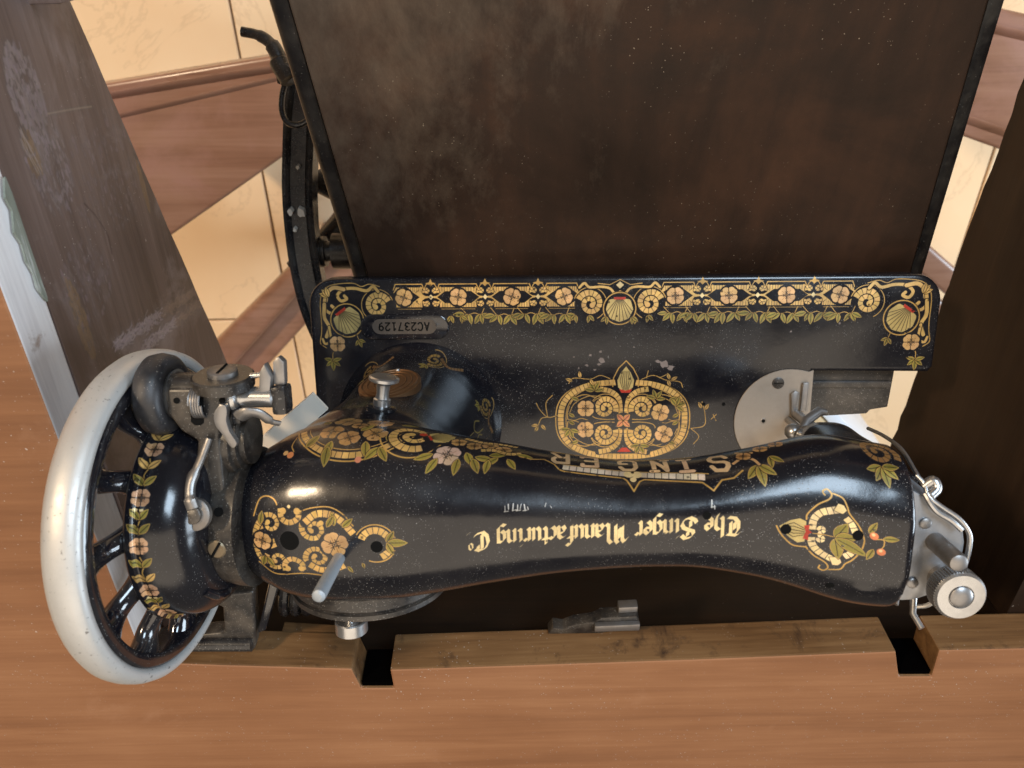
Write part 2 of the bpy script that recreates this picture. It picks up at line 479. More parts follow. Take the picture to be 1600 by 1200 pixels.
        for o in (-d, d):
            for q in (rot, rot + 90):
                c, s = math.cos(R(q)), math.sin(R(q))
                self.stroke([(x - c * r * .36 - s * o, y - s * r * .36 + c * o), (x + c * r * .36 - s * o, y + s * r * .36 + c * o)], .32, DARK)
    def shell(self, x, y, r, ang, circle=True, ry=1.0):
        """ang points from the hinge to the open lip"""
        self.disc(x, y, r * 1.08, None)
        a = R(ang); c, s = math.cos(a), math.sin(a); f = lambda u, v: (x + u * c - v * s, y + u * s + v * c)
        if circle:
            self.stroke([f(r * math.cos(t), r * math.sin(t)) for t in np.linspace(0, 2 * math.pi, 50)], .75, LINE)
        q = r * .84; P = []
        for t in np.linspace(-2.35, 2.35, 60):
            k = q * (1 - .05 * abs(math.sin(t * 4.2)))
            P.append(f(k * math.cos(t), k * math.sin(t) * ry))
        self.poly(P + [f(-q * .74, q * .30), f(-q * .74, -q * .30)], self.tint(SHELL, .03))
        for t in np.linspace(-1.9, 1.9, 9):
            self.stroke([f(-q * .70, q * .10 * t), f(q * .93 * math.cos(t * .72), q * .93 * math.sin(t * .72) * ry)], .28, DARK)
        self.poly([f(-q * .86, q * .46), f(-q * .86, -q * .46), f(-q * .66, -q * .40), f(-q * .66, q * .40)], RED)
    def curl(self, pts, w, col=None, edge=.5, m=8):
        P = spline(pts, m); self.stroke(P, w + 2 * edge, None); self.stroke(P, w, self.tint(col or GOLD, .03))
    def sprig(self, x, y, ang, n=3, L=6.0, spread=42, stem=0):
        if stem:
            self.stroke([(x - stem * math.cos(R(ang)), y - stem * math.sin(R(ang))), (x, y)], .5, LINE)
        for k in range(n):
            self.leaf(x, y, ang + (k - (n - 1) / 2) * spread, L * (1 if n % 2 and k == n // 2 else .85))
    def wear(self, amount=.5, big=()):
        """rubbed patches of the print"""
        g = self.rs.rand(self.Hh // 6 + 2, self.W // 6 + 2)
        up = np.kron(g, np.ones((6, 6)))[:self.Hh, :self.W]
        self.a *= np.where(up < .012 * amount, .25, 1.0)
        g2 = self.rs.rand(self.Hh // 24 + 3, self.W // 24 + 3)
        yy, xx = np.mgrid[0:self.Hh, 0:self.W] / 24.0; y0, x0 = yy.astype(int), xx.astype(int); fy, fx = yy - y0, xx - x0
        sm = (g2[y0, x0] * (1 - fx) + g2[y0, x0 + 1] * fx) * (1 - fy) + (g2[y0 + 1, x0] * (1 - fx) + g2[y0 + 1, x0 + 1] * fx) * fy
        fine = self.rs.rand(self.Hh, self.W)
        self.rgb *= (.80 + .26 * sm + .12 * (fine - .5))[..., None]
        self.rgb = np.clip(self.rgb, 0, 1).astype(np.float32)
        self.a *= (1 - .35 * np.clip((sm - .72) * 5, 0, 1) * (fine > .45))
        self.a *= (1 - .16 * self.rs.rand(self.Hh, self.W)).astype(np.float32)
    def image(self, name):
        img = bpy.data.images.new(name, self.W, self.Hh, alpha=True)
        img.alpha_mode = 'CHANNEL_PACKED'
        img.pixels.foreach_set(np.concatenate([self.rgb, self.a[..., None]], 2).astype(np.float32).ravel())
        img.update(); img.pack()
        return img

GOLD = (.82, .66, .38); LINE = (.76, .59, .30); LEAF = (.55, .50, .22); PETAL = (.82, .65, .43); SHELL = (.75, .66, .42); RED = (.70, .20, .13); DARK = (.10, .07, .04); PALE = (.90, .80, .58)

def arcpts(cx, cy, rx, ry, a0, a1, n=30):
    return [(cx + rx * math.cos(R(t)), cy + ry * math.sin(R(t))) for t in np.linspace(a0, a1, n)]

# ---- bed
cv = Canvas(-190, 190, -92, 92, 5)
def border_run(flowers, knots, xa, xb):
    for f in flowers:
        lk = max([k for k in knots if k < f] + [xa]); rk = min([k for k in knots if k > f] + [xb])
        la, rb = (lk + .6 if lk in knots else lk), (rk - .6 if rk in knots else rk)
        O = [(la, 77.9), (la + 2.6, 79.4), (la + 5.0, 83.8), (rb - 5.0, 83.8), (rb - 2.6, 79.4), (rb, 77.9), (rb - 3.0, 76.6), (rb - 5.6, 71.8), (la + 5.6, 71.8), (la + 3.0, 76.6)]
        cv.poly(O, GOLD)
        nt = 14
        for k in range(nt):                      # mosaic stones of different tone
            x0_, x1_ = la + 4.6 + (rb - la - 9.2) * k / nt, la + 4.6 + (rb - la - 9.2) * (k + 1) / nt
            cv.poly([(x0_ + .12, 81.3), (x1_ - .12, 81.3), (x1_ - .12, 83.8), (x0_ + .12, 83.8)], cv.tint(GOLD)); cv.poly([(x0_ + .12, 71.8), (x1_ - .12, 71.8), (x1_ - .12, 74.4), (x0_ + .12, 74.4)], cv.tint(GOLD))
            cv.stroke([(x1_, 81.3), (x1_, 83.9)], .22, DARK); cv.stroke([(x1_, 71.7), (x1_, 74.4)], .22, DARK)
        hx = (rb - la) / 2 - 6.4
        cv.poly([(f - hx - 3.4, 77.9), (f - hx + 1.5, 81.4), (f + hx - 1.5, 81.4), (f + hx + 3.4, 77.9), (f + hx - 1.5, 74.2), (f - hx + 1.5, 74.2)], None)
        for sx in (-1, 1):
            for sy in (-1, 1):
                cv.stroke([(f + sx * (hx + 1.0), 77.9 + sy * 2.6), (f + sx * (hx + 3.0), 77.9 + sy * 4.4)], .22, DARK)
        cv.stroke([(la + 3.4, 82.4), (la + 4.6, 85.7), (rb - 4.6, 85.7), (rb - 3.4, 82.4)], .65, LINE)
        cv.stroke([(la + 5.6, 70.7), (rb - 5.6, 70.7)], .35, LINE)
        cv.flower(f, 77.8, 5.6, cv.rs.uniform(20, 70))
    for k in knots:
        for sx in (-1, 1):
            for sy in (-1, 1):
                c = (k + sx * 2.5, 77.9 + sy * 3.5)
                cv.disc(*c, 2.9, None)
                cv.spiral(c[0], c[1], 2.0, .5, 90 - sx * 60 if sy < 0 else 270 + sx * 60, sx * sy * .95, 1.7, 1.3, 1.4, edge_=.3)
        cv.poly([(k, 89.0), (k + 1.0, 86.8), (k + 3.4, 86.2), (k + 1.2, 85.4), (k, 84.2), (k - 1.2, 85.4), (k - 3.4, 86.2), (k - 1.0, 86.8)], LINE)
        cv.stroke(spline([(k - 6.0, 84.0), (k - 4.0, 83.2), (k - 2.4, 85.6), (k, 85.9), (k + 2.4, 85.6), (k + 4.0, 83.2), (k + 6.0, 84.0)], 6), .55, LINE)
        cv.poly([(k, 79.6), (k + 1.5, 77.9), (k, 76.2), (k - 1.5, 77.9)], PALE)
border_run([-132.5, -99.5, -67.1, -36.1], [-116, -83.2, -51.5], -142, -24)
border_run([29.6, 60.8, 94.1, 124.8], [45.2, 77.5, 109.5], 18, 136)
for (x, y, a0, tn) in ((-148.8, 73.0, 20, 1.55), (-20.5, 73.4, 160, -1.55), (14.7, 73.6, 20, 1.55), (140.6, 73.6, 160, -1.55)):
    cv.disc(x, y, 9.2, None); cv.spiral(x, y, 7.2, 1.6, a0, tn, 3.6, 2.6, 2.5, 2.6)
# middle shell with its little crown
cv.curl([(-27, 83.0), (-24, 85.6), (-21, 83.2), (-14, 83.4), (-9, 82.4), (-6, 79.5), (-3, 80.5)], 1.5, GOLD)
cv.curl([(20.5, 83.0), (17.5, 85.6), (14.5, 83.2), (7.5, 83.4), (3.0, 82.4), (0, 79.5), (-3, 80.5)], 1.5, GOLD)
cv.stroke([(-16, 85.4), (-9, 84.6), (-3, 87.6), (3, 84.6), (10, 85.4)], .6, LINE); cv.poly([(-3, 86.6), (-.6, 84.4), (-3, 82.2), (-5.4, 84.4)], PALE)
cv.shell(-3.0, 70.4, 9.6, -90)
# corners
for sx, xc in ((-1, -167.0), (1, 160.0)):
    g = lambda u, v: (xc + sx * u, v)
    for pts, wd in (([(-19, 81.5), (-16, 84.5), (-12, 82), (-5, 83.5), (2, 83.0), (6, 79.5), (4, 76.0), (.5, 77.2), (1.8, 79.0)], 1.9), ([(2, 83), (8, 84), (12, 81), (13.5, 76)], 2.4), ([(13.5, 80), (14.5, 72), (11, 68.5), (8.0, 70.5), (10, 73.0)], 1.9),
                    ([(14.5, 74), (15.0, 66), (12.5, 60), (14.5, 54)], 2.2), ([(12.5, 60), (12.0, 52), (15.5, 49.5), (17.0, 52.5)], 1.5)):
        cv.curl([g(*p) for p in pts], wd, GOLD)
    cv.stroke(spline([g(*p) for p in ((-20, 84.5), (-14, 86.0), (-9, 84.6), (-4, 86.6), (6, 86.2), (12, 84.4), (15.5, 80.5), (17.0, 74), (17.0, 62), (17.5, 56), (18.5, 50), (15.0, 47))], 6), .6, LINE)
    for an in (20, 48, 76):
        cv.leaf(*g(11.5, 78.5), an if sx > 0 else 180 - an, 6.0, 2.6, GOLD)
    cv.shell(xc + sx * 1.0, 64.0, 10.2, -125 if sx > 0 else -55)
    cv.stroke(spline([g(4, 55), (xc + sx * 7, 50), (xc + sx * 11, 44), (xc + sx * 11.5, 40)], 6), .55, LINE)
    cv.flower(*g(8.0, 49.5), 5.4, 45, col=PETAL)
    cv.sprig(*g(11.5, 39), -90, 5, 6.5, 52)
    cv.sprig(*g(-5.5, 52), -70 if sx < 0 else -110, 3, 5.0, 50, 3)
# leaf sprays below the border
for x in (-91, -73, -57, -40, 30, 43, 60, 78, 94, 111, 127):
    y = 69.0 + cv.rs.uniform(-.6, .5)
    cv.stroke(spline([(x - 7, 71.2), (x - 3, y - 2.0), (x + 1, y - 1.2), (x + 5, y - 2.0), (x + 7, 71)], 5), .5, LINE)
    for dx, a in ((-3, -130), (-2, -80), (4.5, -120), (5.0, -70), (5.5, -25), (-5, -165)):
        cv.leaf(x + dx, y - 1.8, a + cv.rs.uniform(-14, 14), cv.rs.uniform(5.6, 7.4))
for x, a in ((-29, -110), (-21, -75), (6.5, -120), (14, -75), (-10.5, -115), (4.5, -65), (-104, -100), (-98, -60)):
    cv.sprig(x, 65.5 if -15 < x < 10 else 66.5, a, 2, 5.5, 50)
# medallion
mc = 1.4
def med(s, n=2.6, m=120, lobe=0.0):
    P = []
    for t in np.linspace(0, 2 * math.pi, m):
        c, sn = math.cos(t), math.sin(t); k = 1 - lobe * math.exp(-(c / .22) ** 2)
        P.append((41.0 * s * math.copysign(abs(c) ** (2 / n), c), mc + (25.0 - (1 - s) * 17) * k * math.copysign(abs(sn) ** (2 / n), sn)))
    return P
cv.stroke(med(1.0), .75, LINE)
cv.band(med(.925)[:], 3.6, tile=2.6, edge=.4)
cv.stroke(med(.845), .5, LINE)
for sx in (-1, 1):
    for sy in (-1, 1):
        g = lambda u, v: (sx * u + .6, mc + sy * v - .6)
        cv.band(spline([g(1.9, 3.2), g(2.2, 9), g(3.4, 14.5), g(8, 18.6), g(15, 20.2)], 6), 3.2, tile=2.4)
        a0 = {(1, 1): 200, (-1, 1): -20, (1, -1): 160, (-1, -1): 20}[(sx, sy)]
        cv.spiral(*g(11.2, 8.0), 6.8, 1.3, a0, -sx * sy * 1.6, 3.4, 2.3, 2.3, 2.2)
        cv.stroke(spline([g(14, 15.5), g(22, 15.5), g(30, 11.0), g(33, 5)], 6), .5, LINE)
for sx in (-1, 1):
    for sy in (-1, 1):
        q = lambda u, v: (sx * u + .6, mc + sy * v - .6)
        cv.stroke(spline([q(4.5, 1.0), q(12, .9), q(18.5, 2.5), q(20.4, 8), q(17, 13.6), q(10, 15.4), q(5.6, 13)], 6), .55, LINE)
        cv.stroke(spline([q(17, 14.6), q(24, 16.6), q(31, 13.4), q(34.2, 6), q(34.2, 1)], 6), .6, LINE)
        cv.stroke(spline([q(22, .5), q(26, 1.4), q(30, .2), q(34, .8)], 5), .5, LINE)
        cv.leaf(*q(27.5, 13.2), 90 - sx * sy * 70 if sy > 0 else -90 - sx * sy * 70, 5.2); cv.leaf(*q(30, 2.4), sx * 30 if sx > 0 else 150, 4.4, 2.0)
cv.disc(.6, mc - .6, 5.4, None)
for k in range(4):
    cv.leaf(.6, mc - .6, 45 + 90 * k, 5.6, 3.4, (.80, .52, .36))
cv.disc(.6, mc - .6, .5, DARK)
for x, y, r, q in ((-22.6, 9.4, 5.7, 45), (-22.6, -4.2, 5.7, 50), (23.0, 7.0, 5.9, 30), (25.6, -6.8, 5.9, 20)):
    cv.flower(x, mc + y - 2.2, r, q)
for x, y, a in ((-17.5, 20.0, 90), (32.5, 10.5, 45), (-32, -5.0, -100), (11, -15, -90), (20, 15, 80)):
    cv.sprig(x, y, a, 4, 7.0, 55)
cv.poly([(1.6, 39.5), (5.6, 33.5), (8.2, 27), (6.4, 19.5), (-3.4, 19.5), (-5.2, 27), (-2.4, 33.5)], None)
cv.stroke([(-6.2, 22.5), (-5.8, 28), (-2.9, 34), (1.6, 38.6), (5.9, 34), (9.0, 28), (9.2, 22.5)], .7, LINE)
cv.poly([(1.6, 35.2), (4.6, 31), (6.6, 26.5), (6.0, 22), (3.8, 20.0), (-.8, 20.0), (-3.0, 22), (-3.5, 26.5), (-1.6, 31)], SHELL)
for k in np.linspace(-1, 1, 6):
    cv.stroke([(1.5 + k * 1.6, 20.5), (1.5 + k * 3.4, 26), (1.5 + k * 1.9, 32)], .26, DARK)
cv.poly([(-2.4, 21.0), (-1, 18.6), (4.2, 18.6), (5.6, 21.0), (1.6, 20.0)], RED)
cv.poly([(-3, -19.4), (6, -19.4), (3, -16.5), (0, -16.5)], RED)
for pts in ([(-8, 27.5), (-14, 29.5), (-20, 27.2), (-30, 27.8), (-33, 24.5)], [(11, 27.0), (18, 29.5), (26, 26.5), (34, 25.5), (36, 22)], [(-40, 4), (-46, 3), (-51, 8), (-53, 12)], [(-46, 3), (-50, 2), (-52, -3)], [(-46, 3), (-47, 12), (-43, 17)], [(42, -4), (50, -2), (50, 6), (48, 13)], [(42, -4), (47, -9), (44, -14)], [(14, 28), (15, 32.5)], [(22, 28), (26, 30)], [(54, 2), (57, 5)], [(55, 5), (57, 1)]):
    cv.stroke(spline(pts, 5), .55, LINE)
for x, y, a in ((-26, 28, 100), (-31, 26, 160), (-20, 27, -60), (27, 26.5, -70), (29, 26.5, 30), (28, 27, 110), (-52, -3, -120), (-50, -2, -50), (-52, -2, 190), (50, 8, 60), (48, 9, 120)):
    cv.leaf(x, y, a, 4.2, 1.9, GOLD)
def chip(x, y, r, col=(.52, .47, .45)):
    a0 = cv.rs.uniform(0, 6)
    P = [(x + r * cv.rs.uniform(.35, 1.1) * math.cos(a0 + k * .7) * 1.3, y + r * cv.rs.uniform(.35, 1.1) * math.sin(a0 + k * .7)) for k in range(9)]
    cv.poly(P, col)
for x, y, r in ((24.5, 36, 3.4), (28, 34.5, 2.2), (21, 38, 1.6), (-13, 39, 2.0), (-14.5, 36.5, 1.3), (-17, 33, 1.0), (-22, 36, 1.1), (-20, 42, 1.2), (-27, 34, .8), (-14, 44, .9), (6, 47, .6), (52, 47, .7), (-30, 41, .6), (98, 56, .8), (126, 61, 1.0)):
    chip(x, y, r)
cv.wear(1.0)
IMG_BED = cv.image('bed_ornament')

# ---- arm (x along the arm, y the way round it; y = 0 on the crest, positive towards the operator)
av = Canvas(-200, 130, -100, 100, 5); cv = av
# crest ornament round the spool pin
g_ = lambda px, py: ((px - 454) * .3045 - 154.2 + (py - 844) * .0, (844 - py) * .322 + .9)
def P_(*pts):
    return [g_(*p) for p in pts]
cv.spiral(*g_(424, 820), 5.2, 1.3, 215, -1.2, 2.5, 1.8, 1.9); cv.spiral(*g_(430, 875), 5.2, 1.3, 145, 1.2, 2.5, 1.8, 1.9)
cv.band(spline(P_((424, 842), (425, 848), (428, 856)), 6), 3.0, tile=2.2)
cv.band(spline(P_((412, 812), (402, 828), (398, 846), (402, 868), (412, 882)), 6), 2.6, tile=2.2)
cv.spiral(*g_(489, 827), 5.8, 1.4, 130, 1.25, 2.8, 1.9, 2.0); cv.spiral(*g_(491, 871), 5.8, 1.4, 230, -1.25, 2.8, 1.9, 2.0)
cv.band(spline(P_((476, 818), (492, 806), (512, 806), (530, 816), (546, 834)), 6), 3.2, tile=2.4)
cv.band(spline(P_((478, 882), (494, 891), (514, 889), (530, 882)), 6), 3.2, tile=2.4)
cv.stroke(spline(P_((470, 802), (488, 797), (512, 796), (532, 806), (546, 822)), 6), .6, LINE)
cv.stroke(spline(P_((398, 812), (406, 790), (418, 783), (430, 787), (436, 796)), 6), .7, LINE)
cv.stroke(spline(P_((400, 880), (420, 897), (440, 900), (470, 898), (505, 902)), 6), .7, LINE)
for sx, yy in ((1, 806), (-1, 886)):
    cv.band(spline(P_((440, yy - 8 * sx), (442, yy + 6 * sx), (453, yy + 12 * sx), (466, yy + 6 * sx), (468, yy - 6 * sx)), 6), 2.6, tile=2.2)
    for xx in (444, 465):
        cv.disc(*g_(xx, yy - 4 * sx), 1.5, GOLD)
cv.disc(*g_(453, 796), .8, PALE)
cv.disc(*g_(454, 844), 5.3, None)
cv.flower(*g_(410, 846), 4.6, 30); cv.flower(*g_(518, 850), 6.4, 20)
for a, b, q in ((519, 822, 100), (530, 824, 40), (408, 822, 80), (414, 870, -60), (412, 868, -110), (508, 824, 60)):
    cv.leaf(*g_(a, b), q, 6.2)
cv.disc(*g_(500, 818), 1.2, GOLD)
cv.band(arcpts(*g_(576, 849), 6.3, 6.6, 160, -70, 24), 3.2, tile=2.4); cv.stroke(arcpts(*g_(576, 849), 9.0, 9.2, 150, 20, 20), .6, LINE); cv.stroke(arcpts(*g_(576, 849), 8.6, 8.8, -20, -110, 16), .7, LINE)
cv.disc(*g_(583, 850), 3.4, None)
for q in (60, 0, -65):
    cv.leaf(*g_(592, 847), q, 9.0 if q == 0 else 6.5)
cv.leaf(*g_(534, 884), -60, 4); cv.leaf(*g_(556, 878), -80, 3)

# blackletter line, written with a slanted broad pen and read from the operator's side
NIB = R(38)
def pen(pts, w=1.0):
    nx, ny = math.cos(NIB) * w * .5, math.sin(NIB) * w * .5
    for (ax, ay), (bx, by) in zip(pts[:-1], pts[1:]):
        q = [(ax + nx, ay + ny), (bx + nx, by + ny), (bx - nx, by - ny), (ax - nx, ay - ny)]
        if abs((bx - ax) * ny - (by - ay) * nx) > 1e-3:
            cv.poly([place(*p) for p in q], PALE)
        h = .12
        cv.stroke([place(ax + nx, ay + ny), place(ax - nx, ay - ny)], h, PALE)
GL = {   # x-height 3, ascender 5
 'T': (4.2, [[(.3, 4.0), (1.0, 4.7), (3.4, 4.3), (4.2, 4.9)], [(1.5, 4.4), (.7, 3.2), (.7, 1.4), (1.6, .3), (3.2, .1), (4.2, .9)], [(2.6, 4.3), (2.6, 1.2)], [(1.6, 3.0), (1.6, 1.2)]]),
 'h': (2.7, [[(.4, 4.9), (.4, .4), (.8, 0)], [(.4, 2.6), (1.4, 3.1), (2.1, 2.5), (2.1, .5), (1.5, -.7)]]),
 'e': (2.4, [[(1.9, 1.6), (.5, 1.5)], [(1.9, 1.6), (1.9, 2.4), (1.2, 3.0), (.4, 2.3), (.4, .7), (1.1, .1), (2.0, .7)]]),
 'S': (4.2, [[(3.8, 4.0), (2.9, 4.9), (1.5, 4.6), (.8, 3.8), (1.0, 3.1), (2.2, 2.7), (3.3, 2.2), (3.8, 1.3), (3.2, .3), (1.8, -.1), (.5, .5), (.1, 1.2)], [(2.3, 4.2), (2.3, 3.1)], [(1.6, 2.0), (1.6, .5)]]),
 'i': (1.75, [[(.3, 2.7), (.7, 3.0), (.7, .4), (1.2, .1)], [(.5, 4.2), (1.0, 4.7)]]),
 'n': (2.7, [[(.1, 2.7), (.5, 3.0), (.5, .3), (.8, 0)], [(.5, 2.5), (1.6, 3.1), (2.1, 2.6), (2.1, .4), (2.5, .1)]]),
 'g': (2.5, [[(2.0, 2.9), (1.1, 3.0), (.4, 2.3), (.4, .8), (1.1, .2), (2.0, .8)], [(2.0, 3.0), (2.0, -.6), (1.2, -1.3), (.2, -1.0)]]),
 'r': (2.0, [[(.1, 2.7), (.5, 3.0), (.5, .3), (.9, 0)], [(.5, 2.5), (1.2, 3.0), (1.8, 2.6)]]),
 'M': (6.0, [[(.2, 3.6), (1.0, 4.6), (1.5, 3.9), (1.5, .8), (.6, .1)], [(1.5, 4.0), (2.6, 4.8), (3.2, 4.0), (3.2, .4)], [(3.2, 4.0), (4.3, 4.8), (5.0, 4.0), (5.0, .5), (5.7, .1)], [(2.3, 3.6), (2.3, 1.2)]]),
 'a': (2.5, [[(.5, 2.6), (1.3, 3.0), (2.0, 2.4), (2.0, .4), (2.4, .1)], [(2.0, 1.8), (.9, 1.6), (.4, .9), (.9, .1), (1.9, .6)]]),
 'u': (2.6, [[(.1, 2.8), (.5, 3.0), (.5, .6), (1.1, 0), (2.0, .6)], [(2.0, 3.0), (2.0, .4), (2.4, .1)]]),
 'f': (1.9, [[(.6, .0), (.6, 4.0), (1.2, 4.9), (1.9, 4.5)], [(.0, 2.8), (1.6, 2.9)]]),
 'c': (2.1, [[(1.8, 2.6), (1.1, 3.0), (.4, 2.3), (.4, .7), (1.0, .1), (1.9, .6)]]),
 't': (1.8, [[(.6, 4.1), (.6, .6), (1.1, .1), (1.7, .5)], [(.0, 2.9), (1.6, 2.9)]]),
 'C': (4.2, [[(3.7, 4.3), (2.6, 4.8), (1.1, 4.2), (.4, 2.8), (.7, 1.1), (1.8, .1), (3.5, .5), (3.9, 1.1)], [(2.0, 4.3), (2.0, .6)], [(3.0, 4.4), (3.0, 3.4)]]),
 'o': (2.3, [[(1.1, 2.9), (.4, 2.3), (.4, .8), (1.1, .1), (1.8, .7), (1.8, 2.3), (1.1, 2.9)]]), ' ': (1.7, []), '.': (.9, [[(.3, .2), (.6, .4)]])}
line_ = "The Singer Manufacturing C"
tw = sum(GL[c][0] for c in line_) + 3.0
xr, xl = 36.2, -80.6; k_ = (xr - xl) / tw
cur = 0.0
def place(u, v):
    t = (cur + u) * k_
    x = xr - t
    return (x, 7.4 - .039 * t - v * k_ * 1.12)
for ch_ in line_:
    for st in GL[ch_][1]:
        pen(st, 1.12)
    cur += GL[ch_][0]
base_place = place
def place(u, v):
    t = (cur + u * .62) * k_
    return (xr - t, 7.4 - .039 * t - (v * .62 + 2.6) * k_ * 1.12)
pen(GL['o'][1][0], .9)
cur += 1.0
place = base_place
pen(GL['.'][1][0], 1.1)
for x_, y_, s_ in ((-62.0, 12.6, .8), (-60.6, 13.4, .7), (-58.6, 13.0, 1.0), (-56.9, 12.8, .8), (-55.6, 13.2, .7), (-54.1, 12.7, .9), (-52.6, 12.4, .4), (-45.2, 13.4, .5), (-43.0, 12.6, .4), (24.3, 12.3, 1.1), (25.4, 11.0, .5)):
    cv.stroke([(x_ + cv.rs.uniform(-.3, .3), y_ + 1.5 * s_), (x_ + cv.rs.uniform(-.5, .5), y_ - 1.3 * s_)], cv.rs.uniform(.3, .6), (.72, .70, .67))
    if s_ > .75:
        cv.stroke([(x_ - .6, y_ - 1.2), (x_ + 1.2, y_ - 1.0)], .4, (.68, .66, .62))

# head ornament
for P, e in (([(65.3, 2.6), (65.2, 6), (66.2, 9.2), (68.6, 11.6), (72, 13.0), (75.4, 14.4)], [(73.0, 13.4), (75.0, 17.4), (77.6, 17.0), (79.0, 14.6), (77.2, 12.4), (76, 12.6)]), ([(65.0, -1.2), (65.4, -4.4), (67.2, -7.4), (70.4, -9.9), (74.4, -11.6)], [(72.6, -10.6), (74.6, -15.0), (77.2, -14.6), (78.6, -12.4), (77.4, -9.6), (75.6, -9.8)])):
    cv.band(spline(P, 7), 3.2, tile=2.5, col=PALE, edge=.45)
    cv.poly(e, None); cx0, cy0 = np.mean(e, 0); cv.poly([(cx0 + (a - cx0) * .86, cy0 + (b - cy0) * .86) for a, b in e], cv.tint(PALE))
cv.band(spline([(78.2, 11.2), (80.8, 8.6), (82.6, 4.6)], 7), 3.0, tile=2.5, col=PALE, edge=.45); cv.band(spline([(78.8, -9.0), (81, -7), (82.4, -3.8)], 7), 3.0, tile=2.5, col=PALE, edge=.45)
for P in ([(62.6, 7.6), (63, 10.3), (66.8, 14.8), (71.2, 17.7), (72.6, 20.1), (70.9, 21.9), (69.0, 20.8), (69.8, 19.4)], [(73.2, 20.7), (77, 19.6), (78.8, 16.3), (79.8, 13.4), (83.9, 8.4), (86.0, 3.4), (86.2, .4), (85.2, -4), (82.4, -9.6), (79.8, -12.6), (78.2, -16), (73.8, -17.4)],
          [(63.0, -6.5), (66.8, -11.0), (72.0, -14.2), (73.2, -16.6), (71.6, -18.4), (69.6, -17.6), (69.8, -16.0)], [(50.6, 3.4), (52, .4), (54.1, -2.6), (57.9, -6.2), (63.0, -6.8)]):
    cv.stroke(spline(P, 6), .75, LINE)
for s_ in (-1, 1):
    cv.spiral(68.4, .6 + s_ * 2.7, 2.0, .7, -s_ * 120, s_ * .8, 1.8, 1.5, 1.7, col=PALE, edge_=.3)
cv.poly([(51.6, 3.4), (56.0, 6.6), (60.0, 7.8), (62.6, 6.6), (62.8, 3.0), (62.8, -1.5), (62.4, -4.0), (59.6, -4.8), (56.4, -2.4), (53.6, .4)], SHELL)
for yy in (-4.5, -2.2, 0, 2.4, 4.6):
    cv.stroke([(62.2, 1.2 + yy * .35), (57.6, 1.8 + yy * .8), (54.0, 2.4 + yy * .35)], .28, DARK)
cv.poly([(61.8, 4.4), (64.0, 5.0), (63.8, 2.4), (65.2, 1.2), (63.8, -.2), (63.8, -3.2), (61.6, -2.4), (62.6, 1.2)], RED)
cv.stroke([(65.5, .8), (75, .4)], .5, LINE)
for q, L_ in ((62, 10), (-78, 11), (15, 9), (-22, 15)):
    cv.leaf(74.5, -.2, q, L_, 5.4)
for x, y, q in ((87.8, 6.5, 62), (93.6, 5.0, 5), (90.2, -1.2, -110)):
    cv.leaf(x, y, q, 6.8)
cv.stroke(spline([(90, 4.0), (93.8, 4.4), (94.2, 1.5), (93, -1)], 6), .6, LINE)
for x, y in ((90, 5.6), (93.4, -2.0)):
    cv.disc(x, y, 1.9, (.86, .50, .32)); cv.disc(x - .3, y + .6, .8, PALE)

# operator's face of the arm: half medallion, scroll and shell at the pillar
hc = (-130.5, 58.5)
cv.stroke(arcpts(*hc, 27.5, 23.0, 190, 345, 60), .75, LINE); cv.band(arcpts(*hc, 25.0, 20.2, 190, 345, 60), 3.0, tile=3.0); cv.stroke(arcpts(*hc, 22.0, 17.4, 190, 345, 50), .5, LINE)
for x, y, r in ((-141, 53, 6), (-132, 48.5, 5.5), (-121, 52, 6), (-137, 66, 7), (-122, 66, 7), (-130, 60, 4)):
    cv.flower(x, y, r, cv.rs.uniform(0, 90), col=(.70, .54, .33))
for x, y, q in ((-139, 46, -100), (-124, 46, -80), (-116, 50, -40), (-146, 50, -120), (-128, 54, 60), (-112, 64, 30), (-145, 62, 120)):
    cv.leaf(x, y, q, 9)
cv.sprig(-117.5, 42.5, -95, 2, 10, 70); cv.sprig(-140, 43, -90, 1, 10)
cv.stroke(spline([(-157, 50), (-157.5, 44), (-155.5, 40.5)], 5), .6, LINE); cv.disc(-156.8, 38.8, 1.7, (.86, .55, .35)); cv.disc(-159.5, 40, 1.3, PETAL)
cv.disc(-125.5, 36.2, 1.5, (.86, .55, .42))
cv.stroke(arcpts(-104.5, 51.5, 14, 14.5, 190, 350, 40), .75, LINE)
cv.spiral(-104.5, 52.0, 10.4, 2.0, -60, -1.5, 4.0, 2.8, 2.8)
cv.shell(-92.5, 53.5, 7.5, 20, False); cv.disc(-100.5, 55.0, 1.8, RED)
cv.flower(-88.0, 38.6, 6.4, 30, col=(.82, .70, .60))
for x, y, q in ((-94, 39, -160), (-92, 36.5, -120), (-80, 40, -70), (-76, 37, -15), (-77, 36, -70), (-79, 44, 40), (-70, 38, 10), (-83, 36, -100)):
    cv.leaf(x, y, q, 8.5)
for x, y in ((-84, 49), (-77, 46), (-70, 47), (-64, 44)):
    cv.flower(x, y, 4.0, cv.rs.uniform(0, 90), col=(.72, .56, .34))
cv.band(spline([(-82, 55), (-74, 51), (-66, 51), (-58, 49)], 6), 2.6, tile=2.4)
cv.band(spline([(-74, 42), (-68, 42.5), (-62, 40), (-56, 41)], 6), 2.4, tile=2.4)
for x, y, q in ((-66, 36.5, -140), (-62, 36, -60), (-58, 40, -20), (-70, 35, -100)):
    cv.leaf(x, y, q, 7.5)
